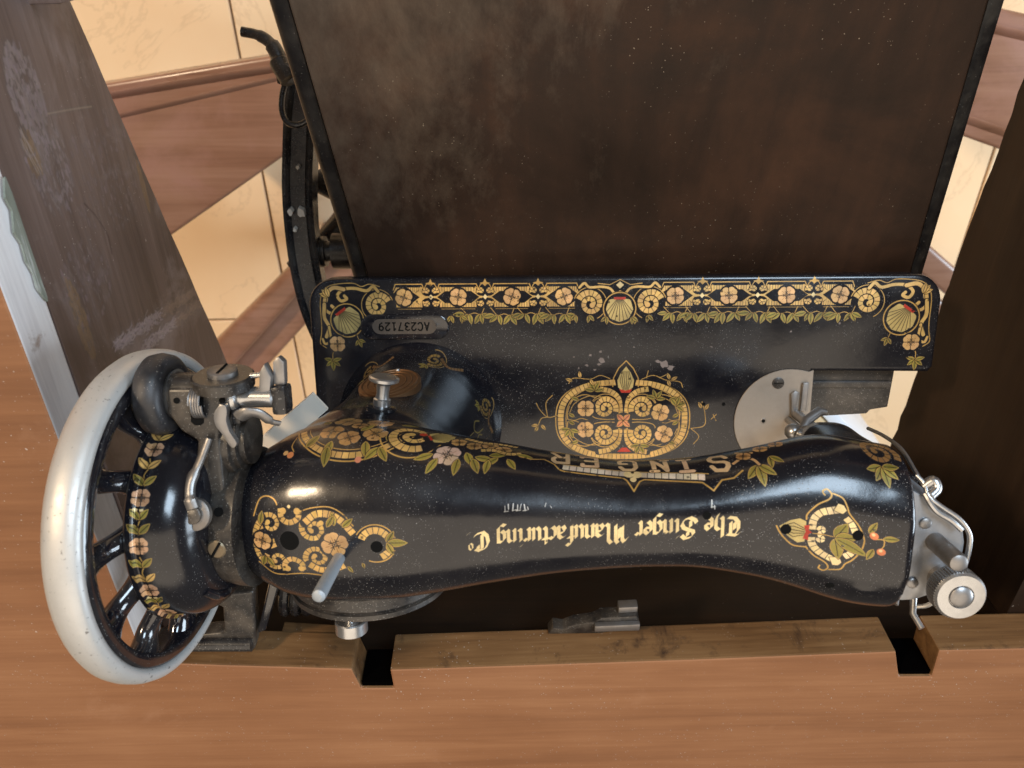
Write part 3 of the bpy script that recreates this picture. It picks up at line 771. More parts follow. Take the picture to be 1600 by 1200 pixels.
# name panel
def bl(x):
    return float(np.interp(x, [-56, -40, -8, 24, 34], [35.2, 31.6, 27.2, 23.6, 25]))
cv.band([(x, bl(x)) for x in np.linspace(-38, -10.5, 20)], 3.3, tile=3.0, col=(.86, .80, .70)); cv.band([(x, bl(x)) for x in np.linspace(-4.5, 22.5, 20)], 3.3, tile=3.0, col=(.86, .80, .70))
cv.stroke([(-57, 38.5), (-52, 36.5), (-46, 37), (-41.5, 33.0), (-39.5, bl(-39) - 2.0)] + [(x, bl(x) - 2.8) for x in np.linspace(-37, -12, 12)] + [(-10.5, bl(-10) - 4), (-7.8, bl(-8) - 9.0), (-5, bl(-5) - 4)] + [(x, bl(x) - 2.8) for x in np.linspace(-3, 21, 12)] + [(25.2, 17.8), (29, 22.5), (34, 23.5), (38, 27)], .75, LINE)
cv.stroke([(x, bl(x) + 2.0) for x in np.linspace(-41, 24, 30)], .55, LINE)
cv.disc(-9.4, bl(-9), 2.2, PALE); cv.disc(-6.0, bl(-6), 2.2, PALE); cv.disc(-7.7, bl(-8) - 3.2, 1.4, PALE); cv.disc(-7.7, bl(-8) + 1.2, .7, DARK)
BLK = {'S': [[(1, .78), (.8, 1), (.2, 1), (0, .8), (0, .62), (.2, .52), (.8, .48), (1, .36), (1, .18), (.8, 0), (.2, 0), (0, .22)]], 'I': [[(.5, 0), (.5, 1)], [(.2, 0), (.8, 0)], [(.2, 1), (.8, 1)]],
       'N': [[(.1, 0), (.1, 1), (.9, 0), (.9, 1)], [(-.1, 0), (.3, 0)], [(.7, 1), (1.1, 1)]], 'G': [[(1, .78), (.8, 1), (.2, 1), (0, .8), (0, .2), (.2, 0), (.8, 0), (1, .2), (1, .45), (.6, .45)]],
       'E': [[(1, .85), (1, 1), (.05, 1), (.05, 0), (1, 0), (1, .15)], [(.05, .52), (.75, .52)]], 'R': [[(.05, 0), (.05, 1), (.8, 1), (1, .85), (1, .65), (.8, .5), (.05, .5)], [(.55, .5), (1.05, 0)]]}
for ch_, xc in zip("SINGER", (28.6, 15.6, 3.8, -10.0, -26.6, -39.4)):
    for st in BLK[ch_]:
        b0 = bl(xc) + 3.2
        P = [(xc + 4.2 - u * 8.4 * (.8 if ch_ != 'I' else 1), b0 + (1 - v) * 11.5) for u, v in st]
        cv.stroke(P, 3.0, None); cv.stroke(P, 2.1, cv.tint((.88, .74, .55), .05))
cv.sprig(44.5, 29.5, -80, 3, 9.5, 48); cv.sprig(50, 34, -60, 2, 7, 60)
for pts in ([(35, 31), (39, 34), (43, 33), (45, 30)], [(38, 40), (43, 38), (48, 39)]):
    cv.curl(pts, 1.3, (.80, .62, .40))
cv.band([(46, 38), (52, 42), (58, 45)], 2.2, tile=2.2)
for x, y in ((40, 36), (48, 41), (55, 44)):
    cv.flower(x, y, 3.4, 30, col=(.72, .54, .32))
# scroll on the front of the head
cv.spiral(96.0, 43.5, 8.0, 1.6, -30, 1.6, 3.0, 2.2, 2.4, col=(.64, .46, .26))
cv.sprig(95, 35.5, -80, 5, 8.5, 42)
cv.wear(1.0)
IMG_ARM = cv.image('arm_ornament')

# ---- round the pillar (u = way round in degrees, v = height)
cv = Canvas(0, 360, 0, 140, 3)
for c in (180 + 20, 180 + 72, 180 + 125):
    cv.spiral(c, 12, 7, 1.6, 60, 1.6, 2.6, 2.0, 2.4, 2.0, (.56, .44, .22)); cv.sprig(c + 4, 20, 60, 3, 7, 50)
    cv.band(spline([(c - 22, 8), (c - 12, 14), (c - 4, 8)], 6), 2.4, tile=2.4, col=(.5, .36, .2))
for dx in (-16, -5, 6):
    cv.curl([(182 + dx, 26), (184 + dx, 38), (189 + dx, 44), (193 + dx, 38), (190 + dx, 30)], 1.3, (.54, .46, .25)); cv.curl([(188 + dx, 46), (189 + dx, 54)], .8, (.54, .46, .25))
cv.wear(1.5)
IMG_PIL = cv.image('pillar_ornament')

# ---- belt pulley: garland round the drum
cv = Canvas(0, 30, 0, 280, 5)
for k in range(7):
    y0 = k * 40
    cv.stroke(spline([(6.0 + .8 * math.sin(t * .9), y0 + t) for t in range(0, 41, 4)], 3), .6, LINE)
    for j, yy in enumerate((3, 10, 17, 24, 31)):
        if j in (0, 3):
            cv.flower(6.0, y0 + yy, 4.0, 45, col=(.82, .64, .48))
        else:
            for sx in (-1, 1):
                cv.leaf(6.0, y0 + yy - 2.0, 90 - sx * 48, 6.0, 2.9, LEAF if (j + k) % 2 else GOLD)
    cv.leaf(6.0, y0 + 34.5, 50, 5.4, 2.6); cv.leaf(6.0, y0 + 34.5, 130, 5.4, 2.6)
    cv.disc(4.2, y0 + 38.5, .9, PALE); cv.disc(6.6, y0 + 38.5, .9, PALE)
cv.wear(1.2)
IMG_PUL = cv.image('pulley_ornament')

def enamel(name, layers, speck=.2, film=.12, patch=0.0, roff=.12):
    w = NT(name)
    cl = w.noise(w.coord(), 30, 5, 0.6)
    c = w.mix(w.math('MULTIPLY', w.rng(cl, .40, .75), film), (.0055, .0055, .0080), (.11, .10, .09))
    metal = 0.0; rough = w.rng(cl, .3, .8, roff, roff * 2.2)
    for img, uvn in layers:
        uvn_ = w.n("ShaderNodeUVMap", uv_map=uvn)
        tx = w.n("ShaderNodeTexImage", image=img, extension='CLIP'); w.l(uvn_.outputs[0], tx.inputs[0])
        c = w.mix(tx.outputs[1], c, tx.outputs[0])
        metal = w.math('MAXIMUM', metal, tx.outputs[1])
    w.set(color=c, metal=w.math('MULTIPLY', metal, .35), spec=.5)
    w.bump(w.math('ADD', w.noise(w.coord(), 70, 3, .5), w.math('MULTIPLY', w.noise(w.coord(), 900, 2, .5), .12)), .05, .002)
    rough = w.math('MAXIMUM', rough, w.math('MULTIPLY', metal, .42))
    sp = w.math('MAXIMUM', w.specks(w.coord(), 1700, .36, speck), w.math('MAXIMUM', w.specks(w.coord(), 850, .22, speck * .5), w.specks(w.coord(), 330, .10, speck * .25)))
    dn_ = w.rng(w.noise(w.coord(), 16, 5, .65), .42, .66, .06, 1)
    sp = w.math('MULTIPLY', sp, dn_)
    if patch:
        pn = w.noise(w.coord(), 75, 5, .7, .8); px_ = w.noise(w.coord((1, 1, 1), (0, 0, 1)), 11, 2, .5)
        pm = w.math('MULTIPLY', w.rng(pn, .685, .70), w.rng(px_, .52, .58))
        sp = w.math('MAXIMUM', sp, w.math('MULTIPLY', pm, patch))
    c = w.mix(w.math('MULTIPLY', sp, .50), c, (.42, .40, .38))
    w.set(color=c, rough=w.math('MAXIMUM', rough, w.math('MULTIPLY', sp, .8)))
    return w.m
M['bed'] = enamel('bed_enamel', [(IMG_BED, 'decal')], .30, .10, .8, .13)
M['arm'] = enamel('arm_enamel', [(IMG_ARM, 'decal'), (IMG_PIL, 'pillar')], .34, .10, 0, .13)
M['pulley'] = enamel('pulley_enamel', [(IMG_PUL, 'decal')], .22, .08, 0, .12)

# ---- paint, scuffs and a crack on the side panel of the well (y, z in millimetres)
cv = Canvas(-385, 165, 515, 730, 2.5)
def blot(y, z, ry, rz, col, n=60, rot=0.0):
    for _ in range(n):
        a, q = cv.rs.uniform(0, 6.28), math.sqrt(cv.rs.rand())
        u, v = q * ry * math.cos(a), q * rz * math.sin(a)
        c, s_ = math.cos(rot), math.sin(rot)
        cv.rs.rand()
        L = cv.rs.uniform(.4, 3.2)
        cv.stroke([(y + u * c - v * s_, z + u * s_ + v * c), (y + u * c - v * s_ + L * c, z + u * s_ + v * c + L * s_)], cv.rs.uniform(.4, 1.8), cv.tint(col, .12))
GREY = (.50, .45, .45); OCH = (.46, .36, .24)
blot(-72, 690, 20, 12, GREY, 420); blot(-100, 690, 26, 16, (.47, .42, .42), 260); blot(-120, 640, 30, 40, (.40, .34, .34), 300); blot(-160, 690, 20, 24, (.42, .36, .36), 220)
blot(-172, 705, 22, 5, OCH, 220); blot(-140, 609, 14, 2.4, OCH, 140); blot(-95, 700, 10, 5, OCH, 70)
for pts, n in (([(-197, 687), (-206, 641), (-219, 576)], 500), ([(-214, 662), (-220, 622), (-230, 571)], 380)):
    for _ in range(n):
        t = cv.rs.rand(); y = np.interp(t, [0, .45, 1], [p[0] for p in pts]); z = np.interp(t, [0, .45, 1], [p[1] for p in pts])
        y += cv.rs.normal(0, 1.7); z += cv.rs.normal(0, 2)
        cv.stroke([(y, z), (y + cv.rs.uniform(-2, 2) - .6, z - cv.rs.uniform(1, 5))], cv.rs.uniform(.4, 1.3), cv.tint((.62, .57, .58) if t < .55 else (.50, .42, .36), .1))
for _ in range(7):
    y = cv.rs.uniform(-90, -80); cv.stroke([(y, 704 + cv.rs.uniform(-3, 3)), (y - cv.rs.uniform(8, 22), 701 + cv.rs.uniform(-4, 3))], .5, (.62, .56, .52))
cv.stroke(spline([(-82, 679), (-84, 665), (-86, 652), (-88, 640)], 5), .9, (.60, .54, .46))
cv.stroke(spline([(-125.5, 672), (-132, 667), (-135, 665), (-147, 659.6), (-156, 661)], 5), 1.1, (.10, .04, .03)); cv.stroke([(-147, 659.6), (-156, 661)], 1.7, (.16, .06, .04))
cv.a *= .5
for _ in range(2):
    cv.a = sum(np.roll(np.roll(cv.a, i, 0), j, 1) for i in (-1, 0, 1) for j in (-1, 0, 1)) / 9
IMG_WELL = cv.image('well_marks')
m_ = M['well_wood']; t_ = m_.node_tree; b_ = t_.nodes["Principled BSDF"]
old_ = b_.inputs["Base Color"].links[0].from_socket
u_ = t_.nodes.new("ShaderNodeUVMap"); u_.uv_map = 'marks'
x_ = t_.nodes.new("ShaderNodeTexImage"); x_.image = IMG_WELL; x_.extension = 'CLIP'; t_.links.new(u_.outputs[0], x_.inputs[0])
mx_ = t_.nodes.new("ShaderNodeMix"); mx_.data_type = 'RGBA'
t_.links.new(x_.outputs[1], mx_.inputs[0]); t_.links.new(old_, mx_.inputs[6]); t_.links.new(x_.outputs[0], mx_.inputs[7]); t_.links.new(mx_.outputs[2], b_.inputs["Base Color"])
#DECAL_END


# ------------------------------------------------------------------ the floor
floor = link('floor', bpy.data.meshes.new('floor'), M['grout'])
bm = bmesh.new()
bmesh.ops.create_grid(bm, x_segments=1, y_segments=1, size=1.0)
for vv in bm.verts:
    vv.co.x *= 3.0; vv.co.y *= 3.0
bm.to_mesh(floor.data); bm.free()
floor["kind"] = "structure"
TS = 0.49
tile_me = None
for i in range(-5, 5):
    for j in range(-5, 5):
        x0 = 0.158 + i * TS; y0 = -0.0525 + j * TS
        if tile_me is None:
            mb = MB(); mb.box((0.0015, 0.0015, 0.0005), (TS - 0.0015, TS - 0.0015, 0.006)); mb.bevel(0.0012, 1)
            t = mb.obj('tile', M['tile'], floor); tile_me = t.data
        else:
            t = bpy.data.objects.new('tile', tile_me); COL.objects.link(t); t.parent = floor
        t.location = (x0, y0 - TS, 0)

# ------------------------------------------------------------------ the sewing table
table = thing('sewing_table', 'worn brown wooden sewing table with its top cut open around the black sewing machine', 'table', (0, -0.3, 0))
table_loc = Vector(table.location)
class TB(MB):
    def obj(self, *a, **k):
        bmesh.ops.translate(self.bm, verts=self.bm.verts[:], vec=-table_loc)
        return super().obj(*a, **k)

ZT = 0.75; TH = 0.025
# rear board of the top, its edge cut by two hinge notches and the slot for the wheel
rear = [(-0.52, 0.16), (-0.194, 0.16), (-0.199, 0.02), (-0.2045, -0.16), (-0.2075, -0.26), (-0.2098, -0.3655), (-0.168, -0.3690), (-0.094, -0.3740), (-0.0905, -0.3918), (-0.0718, -0.3922), (-0.0722, -0.3755),
        (0.0, -0.3735), (0.1, -0.3705), (0.2148, -0.366), (0.2225, -0.3886), (0.2412, -0.3888), (0.239, -0.3655), (0.2868, -0.3649), (0.44, -0.3642), (0.44, -0.62), (-0.52, -0.62)]
mb = TB(); mb.prism(rear, ZT - TH, ZT); mb.bevel(0.0012, 2, 60)
top = mb.obj('table_top', M['table'], table, smooth=False)
top.data.materials.append(M['edge_wood'])
top.data.materials.append(M['strip_wood'])
for p in top.data.polygons:
    if abs(p.normal.z) < 0.4:
        p.material_index = 2 if (p.center.x < -.19 and p.normal.x > .5) else 1
mb = TB(); mb.prism([(0.310, -0.3638), (0.44, -0.3638), (0.44, 0.30), (0.310, 0.30)], ZT - TH, ZT - 0.0003); mb.bevel(0.001, 2, 60)
mb.obj('side_board', M['table'], table, smooth=False, label='dark wooden board of the top on the side of the needle')
M['green_paint'] = wood('green_paint', (0.12, 0.13, 0.10), (0.19, 0.20, 0.165), (0.60, 0.60, 0.57), 1, 3.5, 0.6, 0.3, 0.2)
mb = TB(); rings = []
for y, za, zb in ((-.095, .7260, .7275), (-.102, .7252, .7312), (-.108, .7252, .7296), (-.116, .7252, .7330), (-.122, .7252, .7308), (-.129, .7252, .7318), (-.136, .7252, .7298), (-.142, .7252, .7306), (-.1485, .7252, .7280), (-.1505, .7258, .7266)):
    x = -.2035 - (y + .147) / .165 * -.0062 + .0001
    rings.append([(x, y, za), (x, y, zb), (x + .0007, y, zb - .0004), (x + .0007, y, za + .0004)])
mb.rings(rings); mb.obj('paint_patch', M['green_paint'], table, smooth=False, label='flaking green paint on the pale inner edge of the table top')
# ledge piece under the rear edge where the machine rests
mb = TB(); mb.prism([(-0.140, -0.3722), (-0.10, -0.377), (-0.10, -0.40), (-0.140, -0.40)], ZT - TH - 0.008, ZT - TH - 0.0005); mb.bevel(0.001)
mb.obj('ledge', M['edge_wood'], table, smooth=False)

# left wall of the well, deeper at the back
def slab(p0, p1, zt0, zt1, zb0, zb1, th, jag=0.0, seed=1, n=26):
    rnd = random.Random(seed)
    mb = TB()
    a = Vector((*p0, 0)); b = Vector((*p1, 0)); d = (b - a).normalized(); nrm = Vector((-d.y, d.x, 0)) * th
    prev = None
    rings = []
    for k in range(n + 1):
        t = k / n; p = a.lerp(b, t)
        zt = zt0 + (zt1 - zt0) * t; zb = zb0 + (zb1 - zb0) * t + rnd.uniform(-jag, jag)
        rings.append([(p.x, p.y, zb), (p.x, p.y, zt), (p.x + nrm.x, p.y + nrm.y, zt), (p.x + nrm.x, p.y + nrm.y, zb)])
    mb.rings(rings)
    return mb
LWZ = ZT - TH - 0.0006
mb = slab((-0.2085, -0.372), (-0.1985, 0.155), LWZ, LWZ, 0.524, 0.698, 0.016, 0.0005, 3)
mb.obj('well_panel', M['well_wood'], table, smooth=False, label='scuffed purple brown side panel of the well below the hand wheel')
wpn = [o for o in table.children if o.name.startswith('well_panel')][0]
uvl = wpn.data.uv_layers.new(name='marks')
for lp_ in wpn.data.loops:
    c_ = wpn.data.vertices[lp_.vertex_index].co + table_loc
    uvl.data[lp_.index].uv = ((c_.y * 1000 + 385) / 550, (c_.z * 1000 - 515) / 215)
mb = slab((0.2915, 0.30), (0.2915, -0.372), LWZ, LWZ, 0.594, 0.561, 0.016, 0.0012, 5, 60)
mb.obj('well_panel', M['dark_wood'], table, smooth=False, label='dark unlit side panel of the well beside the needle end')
# rear apron under the top
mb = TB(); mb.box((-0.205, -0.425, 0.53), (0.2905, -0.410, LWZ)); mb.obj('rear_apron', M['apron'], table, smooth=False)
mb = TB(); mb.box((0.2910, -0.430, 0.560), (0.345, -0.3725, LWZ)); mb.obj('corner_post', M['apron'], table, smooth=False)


# front leaf, swung out below the top: panel inside a moulded edge
A0, A1 = Vector((-0.089, -0.1960, 0.5945)), Vector((0.2458, -0.1993, 0.599))
B0, B1 = Vector((-0.103, -0.0441, 0.6263)), Vector((0.2278, -0.0483, 0.629))
B0 = A0 + (B0 - A0) * 1.5; B1 = A1 + (B1 - A1) * 1.5
A0, A1 = A0 + (A0 - B0) * .10, A1 + (A1 - B1) * .10
nl = (A1 - A0).cross(B0 - A0).normalized()
mb = TB(); mb.hexa([A0, A1, B1, B0, A0 - nl * .014, A1 - nl * .014, B1 - nl * .014, B0 - nl * .014]); mb.bevel(0.001, 2)
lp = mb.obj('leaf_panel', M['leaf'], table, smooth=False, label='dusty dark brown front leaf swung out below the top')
ex = (A1 - A0).normalized()
def leaf_edge(P, Q, s):
    mb = TB(); d = ex * s
    rings = []
    for k in range(9):
        p = P.lerp(Q, k / 8)
        rings.append([p + d * a + nl * h for a, h in ((0.0003, -.0005), (0.0014, -.003), (.0070, -.0042), (.0105, -.006), (.0120, -.009), (.0120, -.016), (0.0003, -.016))])
    mb.rings(rings)
    return mb.obj('leaf_moulding', M['moulding'], table, angle=50)
leaf_edge(A0, B0, -1); leaf_edge(A1, B1, 1)

# cast iron support of the table with its catch
bar = spline([(-0.1240, -0.0850, .4985), (-0.1312, -0.1029, .5007), (-0.1375, -0.1245, .5028), (-0.1419, -0.1506, .5078), (-0.1455, -0.1757, .5121), (-0.1469, -0.2017, .5171), (-0.1463, -0.2285, .5226), (-0.1425, -0.2562, .5287), (-0.134, -0.285, .535)], 6)
cdir = Vector((0, .545, .839))
mb = TB(); rings = []
for i, p in enumerate(bar):
    a, b = Vector(bar[max(i - 1, 0)]), Vector(bar[min(i + 1, len(bar) - 1)])
    d = (b - a).normalized(); side = cdir.cross(d).normalized(); p = Vector(p)
    rings.append([p + side * x + cdir * h for x, h in ((-.0105, -.012), (-.0105, .003), (-.0085, .0042), (-.0065, .003), (-.0055, 0.0), (.0045, 0.0), (.0060, .003), (.0085, .0046), (.0105, .003), (.0105, -.012))])
mb.rings(rings)
br = mb.obj('iron_support', M['iron'], table, angle=45)
M['chip'] = NT('bare_plaster').set(color=(0.46, 0.43, 0.38), rough=0.9).m
for c_, r_ in (((-.1440, -.1880, .5205), .0032), ((-.1515, -.1875, .5200), .0022), ((-.1500, -.2000, .5215), .0015), ((-.1425, -.1580, .5155), .0013)):
    mb = TB(); rr_ = random.Random(int(r_ * 1e5))
    mb.prism([(c_[0] + r_ * rr_.uniform(.5, 1) * math.cos(k), c_[1] + r_ * 1.5 * rr_.uniform(.5, 1) * math.sin(k)) for k in [2 * math.pi * q / 9 for q in range(9)]], c_[2] - .006, c_[2] - .0005)
    mb.obj('paint_chip', M['chip'], table, smooth=False)
mb = TB(); mb.tube([(-0.140, -0.178, .478), (-0.1239, -0.186, .483), (-0.09, -0.20, .49)], [.009, .008, .010], 12); mb.obj('cross_brace', M['iron'], table)
mb = TB(); mb.lathe([(0, .009), (.004, .011), (.007, .011), (.0072, .0075), (.012, .0075), (.0122, .013), (.030, .013), (.032, .011)], (-0.1409, -0.2222, .5066), 'X', 24); mb.obj('pivot_bolt', M['dusty'], table)
mb = TB(); mb.tube([(-0.120, -0.212, .452), (-0.1433, -0.2306, .4643), (-0.17, -0.25, .476)], [.012, .009, .007], 12); mb.obj('cross_brace', M['iron'], table)
mb = TB()
mb.tube(spline([(-0.1620, -0.0730, .5172), (-0.1527, -0.0748, .5183), (-0.1457, -0.0784, .5205), (-0.1411, -0.084, .5242), (-0.1388, -0.090, .528), (-0.1330, -0.0985, .5334)], 5), [.0030] * 6 + [.0036] * 6 + [.0048] * 7 + [.0062] * 7, 12)
hk = mb.obj('leaf_catch', M['dusty'], table)
mb = TB(); mb.box((-0.1415, -0.101, .524), (-0.127, -0.088, .534)); mb.bevel(.002)
mb.obj('catch_block', M['dusty'], hk)
mb = TB(); mb.tube(spline([(-0.1365, -0.0985, .5281), (-0.1394, -0.1075, .5335), (-0.1396, -0.1158, .5389), (-0.1361, -0.1215, .5426), (-0.129, -0.1226, .5433), (-0.1222, -0.1194, .5418)], 5), .0019, 10)
mb.obj('catch_ring', M['iron'], hk)

# latch by the rear edge
mb = TB(); mb.prism([(0.019, -0.3715), (0.022, -0.3660), (0.028, -0.3675), (0.034, -0.3640), (0.046, -0.3615), (0.050, -0.3580), (0.0705, -0.3570), (0.0722, -0.3605), (0.071, -0.366), (0.05, -0.3715)], .7220, .7300); mb.bevel(.0008)
lt = mb.obj('latch', M['dusty'], table, label='small rusty iron latch under the rear edge of the top')
mb = TB(); mb.prism([(0.0600, -0.3575), (0.0712, -0.3565), (0.0712, -0.3520), (0.0600, -0.3525)], .7215, .7275); mb.bevel(.0008); mb.obj('latch_tongue', M['steel'], lt)
mb = TB(); mb.prism([(0.046, -0.3660), (0.0722, -0.3655), (0.0722, -0.3600), (0.046, -0.3612)], .7301, .7335); mb.bevel(.0008); mb.obj('latch_bolt', M['steel'], lt)

# cast iron guide in the wheel slot
mb = TB()
mb.prism([(-.2050, -.3570), (-.1664, -.3520), (-.1640, -.3493), (-.1607, -.3308), (-.1646, -.3282), (-.1647, -.3205), (-.1417, -.3185), (-.1476, -.3579), (-.1500, -.3665), (-.2040, -.3650)], .732, .742); mb.bevel(.002, 3)
ig = mb.obj('iron_guide', M['dusty'], table)
mb = TB(); mb.tube([(-.2040, -.3590, .7430), (-.1500, -.3600, .7430)], .0042, 16); mb.obj('guide_bar', M['iron'], ig)
mb = TB(); mb.hexa([(-.1462, -.3530, .700), (-.1405, -.3500, .700), (-.1215, -.2971, .690), (-.1274, -.297, .690), (-.1462, -.3530, .742), (-.1405, -.3500, .742), (-.1215, -.2971, .735), (-.1274, -.297, .735)]); mb.bevel(.0015); mb.obj('guide_arm', M['gloss'], ig)
mb = TB()
for k in range(5):
    x = -0.140 + k * .0065
    mb.tube(spline([(x, -.372, .700), (x + .001, -.366, .715), (x + .003, -.352, .718), (x + .008, -.325, .705)], 4), .0030, 8)
mb.obj('coil_spring', M['iron'], table)
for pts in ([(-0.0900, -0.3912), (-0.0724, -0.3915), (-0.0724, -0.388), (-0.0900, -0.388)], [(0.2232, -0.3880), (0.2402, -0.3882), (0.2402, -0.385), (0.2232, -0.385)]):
    mb = TB(); mb.prism(pts, ZT - TH + .001, ZT - .0012); mb.obj('notch_shade', M['hinge'], table, smooth=False)  # thin black sheets added as the shade on the notch back walls
# cross piece at the operator's side
mb = TB(); mb.box((-0.30, -0.040, .648), (-0.188, -0.012, .668)); mb.bevel(.002); mb.obj('front_rail', M['well_wood'], table)

# ------------------------------------------------------------------ furniture below
def plank(pts, z, th, mat, name, parent, base, bev=.004, label=None):
    mb = MB(); mb.prism([(x - base[0], y - base[1]) for x, y in pts], z - th - base[2], z - base[2]); mb.bevel(bev, 3, 50)
    return mb.obj(name, mat, parent, label=label)
bench = thing('wooden_bench', 'low polished reddish wooden bench on the tiles beyond the table', 'bench', (0.05, -0.2, 0))
bl = tuple(bench.location)
plank([(-0.3984, -0.1530), (-0.2108, -0.1273), (-0.1574, -0.1199), (-0.1675, -0.1924), (-0.2144, -0.2161), (-0.3509, -0.2997), (-0.4121, -0.337)], .28, .022, M['rail'], 'seat_board', bench, bl)
mb = MB(); mb.tube([Vector(p) - Vector(bl) for p in ((-0.402, -0.1645, .2815), (-0.2126, -0.1385, .2815), (-0.15, -0.130, .2815))], .006, 12, flat=.22); mb.obj('bead', M['rail'], bench)
mb = MB(); mb.tube([Vector(p) - Vector(bl) for p in ((-0.402, -0.1860, .2805), (-0.2146, -0.1482, .2805), (-0.15, -0.136, .2805))], .0045, 12, flat=.2); mb.obj('bead', M['rail'], bench)
plank([(0.3941, -0.0873), (0.4366, -0.0966), (0.4983, -0.1094), (0.5501, -0.2466), (0.4819, -0.2234), (0.4298, -0.206)], .28, .022, M['rail'], 'seat_board', bench, bl)
mb = MB(); mb.tube([Vector(p) - Vector(bl) for p in ((0.40, -0.106, .2810), (0.50, -0.128, .2810))], .007, 12, flat=.25); mb.obj('bead', M['rail'], bench)
mb = MB(); mb.tube([Vector(p) - Vector(bl) for p in ((0.42, -0.188, .2810), (0.54, -0.226, .2810))], .007, 12, flat=.25); mb.obj('bead', M['rail'], bench)
plank([(-0.40, -0.505), (-0.2542, -0.3732), (-0.1700, -0.297), (-0.160, -0.322), (-0.262, -0.42), (-0.37, -0.53)], .175, .03, M['rail'], 'stretcher', bench, bl, .008)
plank([(-0.39, -0.528), (-0.26, -0.412), (-0.165, -0.322), (-0.150, -0.365), (-0.245, -0.452), (-0.36, -0.57)], .155, .03, M['rail'], 'stretcher', bench, bl, .006)
plank([(0.488, -0.3578), (0.5121, -0.3747), (0.5886, -0.4317), (0.5783, -0.462), (0.50, -0.405)], .16, .03, M['rail'], 'stretcher', bench, bl, .006)
plank([(0.478, -0.385), (0.5, -0.412), (0.60, -0.490), (0.58, -0.53), (0.47, -0.45)], .14, .03, M['rail'], 'stretcher', bench, bl, .006)
for x, y in ((-0.36, -0.25), (-0.185, -0.17), (0.42, -0.14), (0.50, -0.18)):
    mb = MB(); mb.box((x - .016 - bl[0], y - .016 - bl[1], 0.006), (x + .016 - bl[0], y + .016 - bl[1], .259)); mb.bevel(.003); mb.obj('leg', M['rail'], bench)
for x, y in ((-0.24, -0.41), (0.53, -0.44)):
    mb = MB(); mb.box((x - .02 - bl[0], y - .02 - bl[1], 0.006), (x + .02 - bl[0], y + .02 - bl[1], .128)); mb.bevel(.003); mb.obj('leg', M['rail'], bench)

wb = MB(); wb.hexa([(-.1061, -.2250, .690), (-.0994, -.2355, .690), (-.1400, -.2720, .690), (-.1467, -.2606, .690), (-.1061, -.2250, .688), (-.0994, -.2355, .688), (-.1400, -.2720, .688), (-.1467, -.2606, .688)])
wb = wb.obj('white_card', M['white'], smooth=False); wb["label"] = 'folded white card tucked between the bobbin winder and the machine arm'; wb["category"] = 'card'
tr = thing('plastic_tray', 'pale plastic tray with ribbed rim seen through the open end of the sewing bed', 'tray', (0.33, -0.52, 0.006))
TRL = Vector(tr.location)
M['tray'] = NT('tray_plastic').set(color=(0.62, 0.66, 0.58), rough=0.3).m
M['tray_rim'] = NT('tray_rim').set(color=(0.70, 0.52, 0.30), rough=0.3).m
M['tray_edge'] = NT('tray_edge').set(color=(0.78, 0.84, 0.92), rough=0.25).m
for nm, mt, off, zz in (('tray_floor', 'tray', 0, .20), ('rim', 'tray_rim', .046, .212), ('outer_rim', 'tray_edge', .072, .206)):
    P = [(0.27 + off, -0.54), (0.330 + off, -0.545), (0.50 + off, -0.70), (0.42 + off, -0.72)] if off == 0 else [(0.285 + off, -0.538), (0.285 + off + .022, -0.539), (0.487 + off, -0.72), (0.46 + off, -0.72)]
    mb = MB(); mb.prism([(x - TRL.x, y - TRL.y) for x, y in P], 0.0, zz); mb.bevel(.004); mb.obj(nm, M[mt], tr)

# ------------------------------------------------------------------ the sewing machine (own axes: x towards the needle end, y towards the operator, z up from the bed)
mach = thing('sewing_machine', 'black enamel sewing machine with gold ornament and silver hand wheel tilted into its table', 'sewing machine')
cx_, cy_, cz_ = Vector((.9982, .0189, .0565)), Vector((.0010, .9431, -.3326)), Vector((-.0595, .3321, .9414))
rot = Matrix((cx_, cy_, cz_)).transposed().to_quaternion().to_matrix().to_4x4()
mach.matrix_world = Matrix.Translation((0.0677, -0.2786, 0.6459)) @ rot

# bed with the open end where the slide plates are missing
def rc(cx, cy, r, a0, a1, n=8):
    return circle2(cx, cy, r, n, a0, a1)
W2, D2 = .187, .0895
BX = -.0042
out = rc(-W2 + .016, D2 - .016, .016, 180, 90) + rc(W2 - .016, D2 - .016, .016, 90, 0)
out += [(W2 - .0005, .0345), (W2 - .003, .0315), (.113, .0320), (.113, -.034), (W2 - .003, -.034), (W2, -.037)]
out += rc(W2 - .012, -D2 + .012, .012, 0, -90) + rc(-W2 + .012, -D2 + .012, .012, -90, -180)
out = [(x + BX, y) if abs(x) > .115 else (x, y) for x, y in out]
mb = MB(); mb.prism(out, -.0125, 0.0)
bmesh.ops.recalc_face_normals(mb.bm, faces=mb.bm.faces[:])
es = [e for e in mb.bm.edges if all(v.co.z > -.001 for v in e.verts)]
bmesh.ops.bevel(mb.bm, geom=es, offset=.0022, segments=3, affect='EDGES', profile=.5)
bed = mb.obj('bed', M['bed'], mach, angle=50)
uvl = bed.data.uv_layers.new(name='decal')
for lp_ in bed.data.loops:
    co = bed.data.vertices[lp_.vertex_index].co
    uvl.data[lp_.index].uv = ((co.x + .190) / .380, (co.y + .092) / .184)
